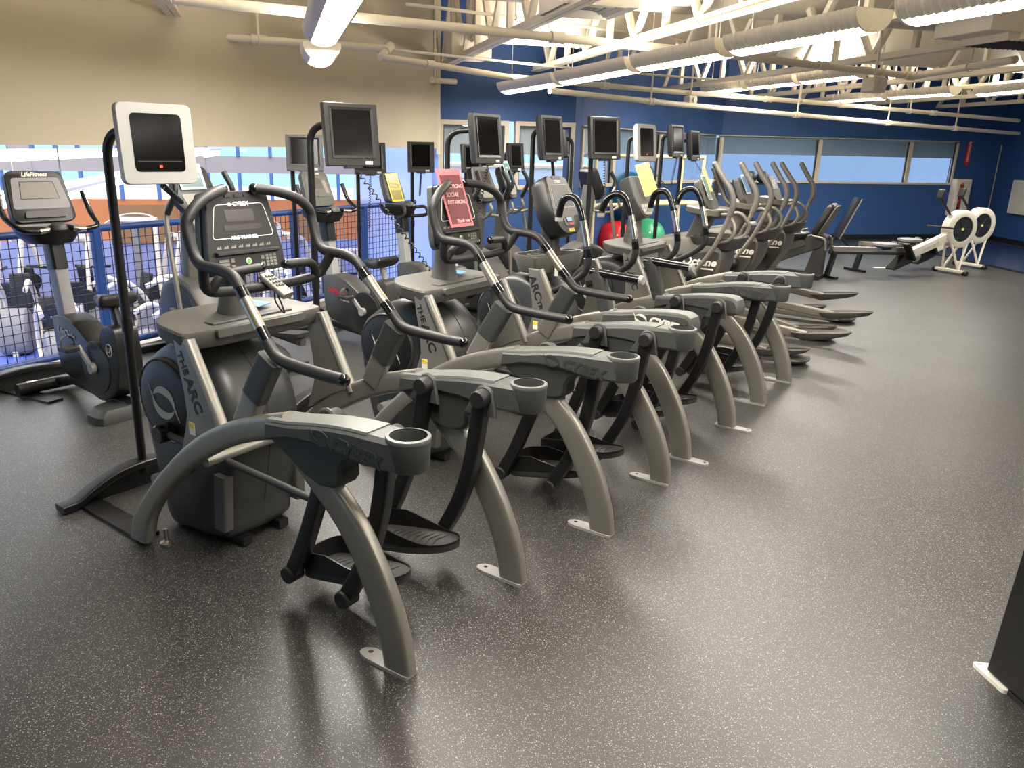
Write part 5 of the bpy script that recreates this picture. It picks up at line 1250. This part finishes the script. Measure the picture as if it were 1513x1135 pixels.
rower('rowing machine with a white ringed flywheel, nearer of the two by the blue wall', fr, rr)
fr2 = at_height(1433, 395); rower('rowing machine partly hidden behind the nearer one, by the white cabinet', fr2, rr)
p = at_height(1312, 396); t = thing('paper_scrap', 'two small white paper scraps on the dark floor before the rowing machines', 'paper', (p.x - .12, p.y, 0), .2)
MB().box((0, 0, .004), (.22, .08, .006)).obj('scrap', 'white', t); MB().box((.26, .03, .004), (.15, .09, .006)).obj('scrap', 'white', t)
# ------------------------------------------------------------------ exercise balls and the pipe rack
def ball(label, px, py, Y, r, m, rest=None):
    c = at_depth(px, py, Y); z = r if rest is None else c.z
    o = MB().ball((0, 0, 0), r, 36, 24).obj('exercise_ball', m); o.location = (c.x, c.y, z)
    v = MB().lathe([(.001, .004), (.014, .003), (.016, 0)], (0, 0, 0), n=12); v.xform(Matrix.Translation((0, -r * .94, r * .34)) @ Matrix.Rotation(math.radians(70), 4, 'X')).obj('plug', 'white', o)
    return tag(o, label, 'exercise ball', 'exercise balls at the pipe rack')
ball('big teal exercise ball up on the cream pipe rack', 926, 289, 13.0, .385, 'teal', 1)
ball('red exercise ball on the floor under the cream pipe rack', 908, 340, 12.7, .31, 'redball')
ball('green exercise ball on the floor under the cream pipe rack', 955, 338, 13.1, .32, 'greenball')
a = at_depth(862, 302, 12.3); b = at_depth(1018, 302, 13.5); d = (b - a).to_2d(); L = d.length; rz = math.atan2(d.y, d.x)
t = thing('ball_rack', 'cream plastic pipe rack for exercise balls against the blue wall', 'rack', (a.x, a.y, 0), rz)
zl = a.z; zu = at_depth(960, 231, 13).z
for z in (zl, zu):
    for y in (-.24, .24): MB().rod((0, y, z), (L, y, z), .03, 14).obj('shelf_pipe', 'pvc', t)
for x in (0, L):
    for y in (-.24, .24): MB().rod((x, y, 0), (x, y, zu + .03), .03, 14).obj('upright_pipe', 'pvc', t)
    for z in (zl, zu): MB().rod((x, -.24, z), (x, .24, z), .03, 14).obj('end_pipe', 'pvc', t)
p = at_depth(1046, 290, 13.4); t = thing('cable_post', 'white weight machine post with a black grip, before the blue wall', 'exercise machine', (p.x, p.y, 0), .2)
MB().sweep([(0, 0, 0), (0, 0, 1.28)], .07, .07).obj('post', 'gymwhite', t); MB().rod((-.12, -.03, 1.02), (.28, -.03, 1.04), .016, 10).obj('cross_arm', 'gymwhite', t); MB().tube([(.10, -.06, .72), (.11, -.06, 1.0), (.10, -.06, 1.26)], .042, 12).obj('grip_pad', 'pad', t); MB().box((0, 0, .02), (.5, .5, .04)).obj('base_plate', 'gymwhite', t); MB().ball((-.10, -.05, .86), .075, 14, 10).obj('weight_ball', 'orange', t)
p = at_depth(1118, 262, 13.0); t = thing('ball_stand', 'slim black stand carrying two dark round medicine balls', 'stand', (p.x, p.y, 0), .1)
MB().rod((0, 0, 0), (0, 0, p.z - .08), .02, 10).obj('post', 'black', t); MB().box((0, 0, .015), (.4, .4, .03)).obj('base_plate', 'black', t); MB().box((0, 0, p.z - .105), (.34, .12, .02)).obj('shelf', 'black', t)
for i, x in enumerate((-.098, .098)):
    o = MB().ball((0, 0, 0), .097, 20, 14).obj('medicine_ball', 'darkball'); o.location = (p.x + x, p.y + x * .1, p.z + .003); tag(o, ('left' if i == 0 else 'right') + ' one of two dark medicine balls in front of the blue window', 'medicine ball', 'medicine balls'); MB().tube([Vector((.0975 * math.cos(k * PI / 12), .0975 * math.sin(k * PI / 12), 0)) for k in range(24)], .002, 5, closed=True).obj('seam', 'ink', o)
# ------------------------------------------------------------------ things on the blue wall
def wall_box(name, label, cat, tl, br, a, b, dep, m):
    p, q = on_wall(tl[0], tl[1], a, b), on_wall(br[0], br[1], a, b); dd = (Vector(b) - Vector(a)).normalized(); w = (q - p).to_2d().dot(dd); h = p.z - q.z
    mid = (p + q) / 2; t = thing(name, label, cat, (mid.x, mid.y, mid.z), math.atan2(dd.y, dd.x))
    MB().box((0, -dep / 2, 0), (w, dep, h)).obj('case', m, t, bevel=.01)
    return t, w, h
t, w, h = wall_box('extinguisher_cabinet', 'white fire extinguisher cabinet on the blue wall behind the rowing machines', 'cabinet', (1406, 264), (1418, 318), C4, C5, .16, 'whitepanel')
MB().box((0, -.168, 0), (w * .80, .014, h * .90)).obj('door', 'rower', t, bevel=.004); MB().box((-.06, -.177, 0), (.085, .006, h * .72)).obj('window_slot', 'ink', t)
lettering('FIRE EXTINGUISHER', .07, Vector((-.06, -.181, 0)), (0, 0, -1), (1, 0, 0), 'signred', t, .001, .002)
t, w, h = wall_box('wall_panel', 'white raised panel on the blue wall at the right edge', 'panel', (1508, 266), (1527, 319), C5, C6, .14, 'whitepanel'); MB().box((0, -.145, 0), (w * .8, .012, h * .88)).obj('door', 'rower', t, bevel=.004)
p, q = on_wall(1434, 210, C4, C5), on_wall(1425, 246, C4, C5); dd = (C5 - C4).normalized(); H = p.z - q.z
t = thing('arrow_sign', 'red arrow sign pointing down at the white cabinet', 'sign', ((p.x + q.x) / 2, (p.y + q.y) / 2 - .02, (p.z + q.z) / 2), math.atan2(dd.y, dd.x))
MB().prism([(-.055, H / 2), (.055, H / 2), (.055, -H / 2 + .12), (.085, -H / 2 + .12), (0, -H / 2), (-.085, -H / 2 + .12), (-.055, -H / 2 + .12)], -.006, .0).obj('arrow_plate', 'signred', t)
lettering('EXTINGUISHER', .062, Vector((0, -.008, .05)), (0, 0, -1), (1, 0, 0), 'white', t, .001, .001)
# dark mat on the floor at the far right
poly = [at_height(x, y) for x, y in ((1300, 357.5), (1450, 356), (1513, 368), (1590, 385), (1590, 421), (1513, 404), (1336, 366.5))]
fm = MB().prism([(p.x, p.y) for p in poly], 0, .014, 'xy').obj('floor_mat', 'darkmat'); tag(fm, 'dark blue shiny exercise mat on the floor by the rowing machines', 'mat')
ed = MB(); n = len(poly)
for i in (3, 4, 5):
    a, b = poly[i], poly[i + 1]; ed.sweep([Vector((a.x, a.y, .010)), Vector((b.x, b.y, .010))], .07, .02)
ed.obj('mat_edge', 'matedge', fm)
# black cabinet with a white foot plate at the lower right
a = at_height(1455, 997, .0); b = at_height(1513, 1050, .0); dd = (b - a).normalized(); rz = math.atan2(dd.y, dd.x)
t = thing('black_cabinet', 'black cabinet side with a white foot plate, cut off at the lower right corner', 'cabinet', (a.x, a.y, 0), rz)
MB().prism([(0, .02), (.95, .02), (.95, 1.15), (.06, 1.15)], 0, .45).obj('case', 'black', t, bevel=.006)
MB().prism(rpoly([(-.055, -.012), (.10, -.012), (.10, .10), (-.02, .10)], .02), 0, .014, 'xy').obj('foot_plate', 'white', t); MB().prism([(.1, .0), (.9, .0), (.9, .44), (.1, .44)], 0, .02, 'xy').obj('plinth', 'black', t)
# ------------------------------------------------------------------ the lower gym seen over the rail
ZG = -2.6
FD = Vector((-.968, -.25, 0)).normalized()                      # along the far wall, to the left
F0 = Vector((-3.3, 21.2, 0)); F1 = F0 + FD * 24
gp = [(C0.x, C0.y + .25), (F0.x, F0.y), (F1.x, F1.y), (rail_pt(-14, .4).x - 6, rail_pt(-14).y), (rail_pt(-14, .16).x, rail_pt(-14, .16).y), (rail_pt(5.3, .16).x, rail_pt(5.3, .16).y)]
struct(MB().prism(gp, ZG - .1, ZG, 'xy').obj('floor_gym', 'bluefloor'))
def far_px(x, y): return on_wall(x, y, F0, F1)
def far_band(x0, x1, z0, z1, name, m, off=0., kind=True, t=.12):
    a = far_px(x0, 300); b = far_px(x1, 300); n = Vector((-FD.y, FD.x, 0)); n = n if n.y < 0 else -n
    a = a + n * off; b = b + n * off
    o = MB().prism([(a.x, a.y), (b.x, b.y), (b.x - n.x * t, b.y - n.y * t), (a.x - n.x * t, a.y - n.y * t)], z0, z1, 'xy').obj(name, m)
    return struct(o) if kind else o
XL, XR = -90, 560
far_band(XL, XR, -.70, .33, 'wall_gym', 'brick'); far_band(XL, XR, ZG, -.70, 'wall_gym.005', 'lowerwall')
far_band(XL, XR, 1.00, 1.41, 'wall_gym.001', 'lilac'); far_band(XL, XR, 1.95, 5.2, 'wall_gym.002', 'lilac')
for x0, x1, zt in ((170, 260, .20), (318, 372, .20), (20, 80, .05), (425, 470, .1)): far_band(x0, x1, -.75, zt, 'trim_panel', 'brown', .06)
far_band(23, 55, .33, 2.0, 'wall_gym.003', 'lilac', .02); far_band(292, 308, .33, 2.0, 'wall_gym.004', 'lilac', .02)
# window strips of the far wall: sky behind clear panes between blue mullions
for k, (z0, z1) in enumerate(((.33, 1.0), (1.41, 1.95))):
    for j, xs in enumerate(((-80, -40, 5, 22), (56, 90, 122, 180, 235, 291), (309, 355, 402, 450, 500, 540))):
        r = thing('window_%d' % (20 + k * 3 + j), 'x', 'x'); del r['label']; del r['category']; r['kind'] = 'structure'
        far_band(xs[0], xs[-1], z0, z1, 'pane', 'clear', -.03, False, .01).parent = r
        for x in xs: p = far_px(x, 280); MB().box((p.x, p.y, (z0 + z1) / 2), (.07, .10, z1 - z0)).obj('mullion', 'mullion', r)
struct(slab(C0 + Vector((-.12, .25)), F0.to_2d(), ZG, 5.2, .15, -1).obj('wall_gym_side', 'lowblue'))
# small fittings of the lower gym: long light tubes
for i, (pa, pb, Ya, Yb, lab) in enumerate((((-20, 243), (182, 221.5), 9., 16., 'long bright light tubes hanging high in the lower gym'), ((70, 292), (206, 258), 8., 15., 'bright light tubes in the lower gym, just left of the nearest screen'), ((-40, 310), (30, 292), 8.5, 11., 'bright light tubes at the left edge over the lower gym'), ((292, 229), (312, 225), 12., 15., 'short bright light tube right of the nearest screen'))):
    a, b = at_depth(pa[0], pa[1], Ya), at_depth(pb[0], pb[1], Yb); b.z = a.z = (a.z + b.z) / 2
    t = thing('tube_light', lab, 'ceiling light', (a + b) / 2, 0, 'light tubes of the lower gym'); d = (b - a) / 2; sd = Vector((-d.y, d.x, 0)).normalized()
    for s in (-.11, .11): MB().rod(-d + sd * s, d + sd * s, .045, 10).obj('tube', 'lamp2', t)
    MB().sweep([-d + Vector((0, 0, .07)), d + Vector((0, 0, .07))], .36, .05).obj('reflector', 'white', t)
    for s in (-.8, .8): MB().rod(d * s + Vector((0, 0, .07)), d * s + Vector((0, 0, 3.)), .008, 6).obj('hanging_wire', 'steel', t)
# ---- weight machines
def frame_bar(pts, w=.09, m='gymwhite'): return MB().sweep(pts, w, w, rad=.3, side=(1, .01, 0))
def press_machine(label, loc, rz):
    t = thing('weight_machine', label, 'exercise machine', loc, rz, 'white weight machines in the lower gym')
    for y in (-.32, .32):
        frame_bar([(-.7, y, .05), (.75, y, .05)]).obj('base_bar', 'gymwhite', t, 40); frame_bar(crom([(-.6, y, .05), (-.55, y, 1.0), (-.35, y, 1.9)], 4)).obj('upright', 'gymwhite', t, 40)
    frame_bar([(-.35, -.32, 1.9), (-.35, .32, 1.9)]).obj('top_bar', 'gymwhite', t); frame_bar(crom([(-.35, 0, 1.85), (.15, 0, 1.75), (.42, 0, 1.25)], 4)).obj('press_arm', 'gymwhite', t, 40)
    MB().rod((.42, -.42, 1.22), (.42, .42, 1.22), .03, 10).obj('press_handle', 'black', t)
    st = MB()
    for i in range(12): st.box((-.52, 0, .15 + i * .075), (.16, .40, .065))
    st.obj('weight_stack', 'console', t)
    MB().box((.30, 0, .55), (.40, .36, .10)).obj('seat_pad', 'pad', t, bevel=.03); MB().box((.02, 0, .95), (.10, .34, .66), rot=(0, -.15, 0)).obj('back_pad', 'pad', t, bevel=.03); frame_bar([(.30, 0, .05), (.30, 0, .5)]).obj('seat_post', 'gymwhite', t)
    return t
def cable_tower(label, loc, rz):
    t = thing('cable_tower', label, 'exercise machine', loc, rz, 'white cable towers in the lower gym')
    for y in (-.5, .5):
        frame_bar([(0, y, 0), (0, y, 2.25)], .10).obj('upright', 'gymwhite', t); frame_bar([(-.5, y, .05), (.5, y, .05)], .10).obj('base_bar', 'gymwhite', t)
        for i in range(10): MB().box((0, y * .72, .12 + i * .08), (.18, .16, .07)).obj('weight_plate', 'console', t)
        MB().rod((.10, y * .72, .9), (.10, y * .72, 2.2), .008, 6).obj('cable', 'ink', t)
    frame_bar([(0, -.5, 2.2), (0, .5, 2.2)], .10).obj('top_bar', 'gymwhite', t); MB().tube(crom([(.0, -.75, 2.1), (.12, -.3, 2.28), (.12, .3, 2.28), (0, .75, 2.1)], 4), .022, 10).obj('pull_bar', 'chrome', t)
    MB().box((.0, 0, 1.1), (.1, .14, 1.9)).obj('back_column', 'gymgrey', t)
    return t
def bench(label, loc, rz):
    t = thing('weight_bench', label, 'bench', loc, rz, 'benches in the lower gym')
    MB().box((-.25, 0, .46), (.95, .30, .09), rot=(0, .35, 0)).obj('back_pad', 'pad', t, bevel=.03); MB().box((.45, 0, .42), (.42, .32, .09)).obj('seat_pad', 'pad', t, bevel=.03)
    frame_bar([(-.7, 0, .06), (.7, 0, .06)]).obj('base_bar', 'gymwhite', t); frame_bar([(.4, 0, .06), (.4, 0, .4)]).obj('seat_post', 'gymwhite', t); frame_bar([(-.5, 0, .06), (-.4, 0, .5)]).obj('back_post', 'gymwhite', t); frame_bar([(-.7, -.3, .05), (-.7, .3, .05)]).obj('foot_bar', 'gymwhite', t)
    for y in (-.5, .5): frame_bar([(-.75, y, 0), (-.75, y, 1.05)]).obj('rack_post', 'gymwhite', t)
    MB().rod((-.72, -.95, 1.08), (-.72, .95, 1.08), .016, 10).obj('barbell', 'chrome', t)
    for y in (-.80, .80): MB().lathe([(.001, y - .04), (.22, y - .04), (.225, y), (.22, y + .04), (.001, y + .04)], (-.72, 0, 1.08), 'y', 24).obj('weight_disk', 'console', t, 40)
    return t
def stepper(label, loc, rz):
    t = thing('leg_machine', label, 'exercise machine', loc, rz, 'leg machines in the lower gym')
    o = spoly([(-.55, .05), (-.60, .5), (-.35, .80), (.0, .75), (.25, .4), (.30, .05)], 4)
    MB().prism(o, -.28, .28, ins=.05).obj('shell', 'gymgrey', t, 40)
    for y in (-.30, .30): MB().tube(crom([(.3, y, .05), (.62, y, .35), (.50, y, .9), (.05, y, 1.25), (-.35, y, 1.15)], 5), .05, 12).obj('arched_tube', 'gymwhite', t, 50)
    MB().box((.45, 0, .62), (.40, .42, .10)).obj('seat_pad', 'pad', t, bevel=.03); MB().box((.70, 0, 1.0), (.10, .40, .66), rot=(0, .2, 0)).obj('back_pad', 'pad', t, bevel=.03); frame_bar([(-.6, 0, .05), (.75, 0, .05)], .10).obj('base_bar', 'gymwhite', t)
    return t
kinds = (press_machine, cable_tower, stepper, bench)
kn = ('white press machine', 'white cable tower', 'white arched leg machine', 'black padded bench')
spots = [  # pixel of the foot on the lower floor, kind, turn
    ((25, 520), 0, .9, 'close under the rail at the left edge'), ((95, 545), 2, 2.2, 'just left of the bike mast'), ((205, 520), 0, 2.6, 'right of the first screen pole'), ((150, 475), 1, .6, 'behind the bike seat'), ((60, 470), 3, 1.2, 'on open blue floor left of the bike mast'),
    ((225, 470), 2, .4, 'between the screen pole and the cross trainer'), ((245, 545), 2, 1.0, 'close under the rail by the cross trainer'), ((300, 500), 0, 2.0, 'behind the cross trainer'), ((10, 455), 1, 1.0, 'standing tall at the left edge'), ((110, 452), 0, .2, 'halfway to the far wall behind the bike console'),
    ((190, 448), 1, 2.0, 'far off, left of the nearest console'), ((260, 450), 0, 1.4, 'far off, beside the nearest console'), ((340, 452), 1, .8, 'far off, right of the cross trainer'), ((405, 455), 0, .3, 'far off, behind the nearest console'), ((430, 490), 2, 2.4, 'beyond the rail left of the second bike'), ((395, 480), 3, .5, 'beyond the rail behind the arc trainer handles'),
    ((130, 500), 2, 1.4, 'on the blue floor left of the first screen pole'), ((185, 490), 0, .7, 'on the blue floor right of the bike mast'), ((275, 520), 1, 1.1, 'beyond the rail just left of the nearest console'), ((40, 490), 1, .5, 'on the blue floor left of the bike console'), ((360, 500), 0, 1.2, 'on the blue floor right of the nearest console'), ((440, 530), 0, .9, 'close beyond the rail left of the second bike'),
    ((330, 530), 3, 2.0, 'under the rail behind the nearest arc trainer'), ((470, 470), 1, .4, 'beyond the rail behind the second bike'), ((510, 480), 0, 1.9, 'beyond the rail right of the second bike'), ((-10, 500), 2, .2, 'half outside the left edge'), ((70, 505), 0, 1.7, 'between the left edge and the bike mast'), ((170, 530), 3, .1, 'on the blue floor below the bike seat'),
]
far = [(-20, 0, .3, 'at the left edge'), (22, 2, 1.9, 'under the lilac panel'), (48, 0, 1.3, 'left of the bike console'), (92, 1, .4, 'behind the bike console'), (132, 0, 1.6, 'left of the first screen pole'), (172, 2, .9, 'by the first screen pole'), (212, 1, 1.5, 'below the first screen'), (248, 2, .2, 'behind the cross trainer'), (287, 0, .8, 'behind the nearest console'), (325, 1, 1.9, 'right of the nearest console'), (368, 2, 1.2, 'under the brown panel'), (402, 1, .7, 'left of the second bike'), (446, 0, 1.0, 'behind the second bike'), (492, 2, 1.8, 'beside the bright blue wall')]
row_n = 0; placed = []
for x, k, rz, where in far:
    p = at_depth(x, 448, far_px(x, 300).y - 1.35 - (row_n % 2) * 1.9); row_n += 1; placed.append((p.x, p.y)); m = kinds[k](kn[k] + ' by the orange wall below, ' + where, (p.x, p.y, ZG), rz); m.scale = (1., 1., 1.16)
for i, (pf, k, rz, where) in enumerate(spots):
    p = at_height(pf[0], pf[1], ZG)
    if min(math.hypot(p.x - a, p.y - b) for a, b in placed) < 1.0: continue           # no two machines in one place
    placed.append((p.x, p.y)); kinds[k](kn[k] + ' downstairs, ' + where, (p.x, p.y, ZG), rz)
# ------------------------------------------------------------------ sky and exposure
w = bpy.data.worlds.new('sky'); SC.world = w; w.use_nodes = True
nt = w.node_tree; bg = nt.nodes['Background']
tc = nt.nodes.new('ShaderNodeTexCoord'); sp = nt.nodes.new('ShaderNodeSeparateXYZ'); nt.links.new(tc.outputs['Generated'], sp.inputs[0])
rp = nt.nodes.new('ShaderNodeValToRGB'); nt.links.new(sp.outputs['Z'], rp.inputs['Fac'])
rp.color_ramp.elements[0].position = .12; rp.color_ramp.elements[0].color = (.44, .68, .90, 1); rp.color_ramp.elements[1].color = (2.6, 2.5, 2.4, 1); rp.color_ramp.elements[1].position = .75
nt.links.new(rp.outputs['Color'], bg.inputs['Color']); bg.inputs['Strength'].default_value = SKY
SC.view_settings.view_transform = 'Standard'; SC.view_settings.look = 'None'; SC.view_settings.gamma = 1.; SC.view_settings.use_curve_mapping = False
SC.view_settings.exposure = EXPO
SC.cycles.max_bounces = 8; SC.cycles.diffuse_bounces = 4; SC.cycles.glossy_bounces = 4; SC.cycles.transparent_max_bounces = 12; SC.cycles.sample_clamp_indirect = 6.
SC.cycles.use_denoising = True
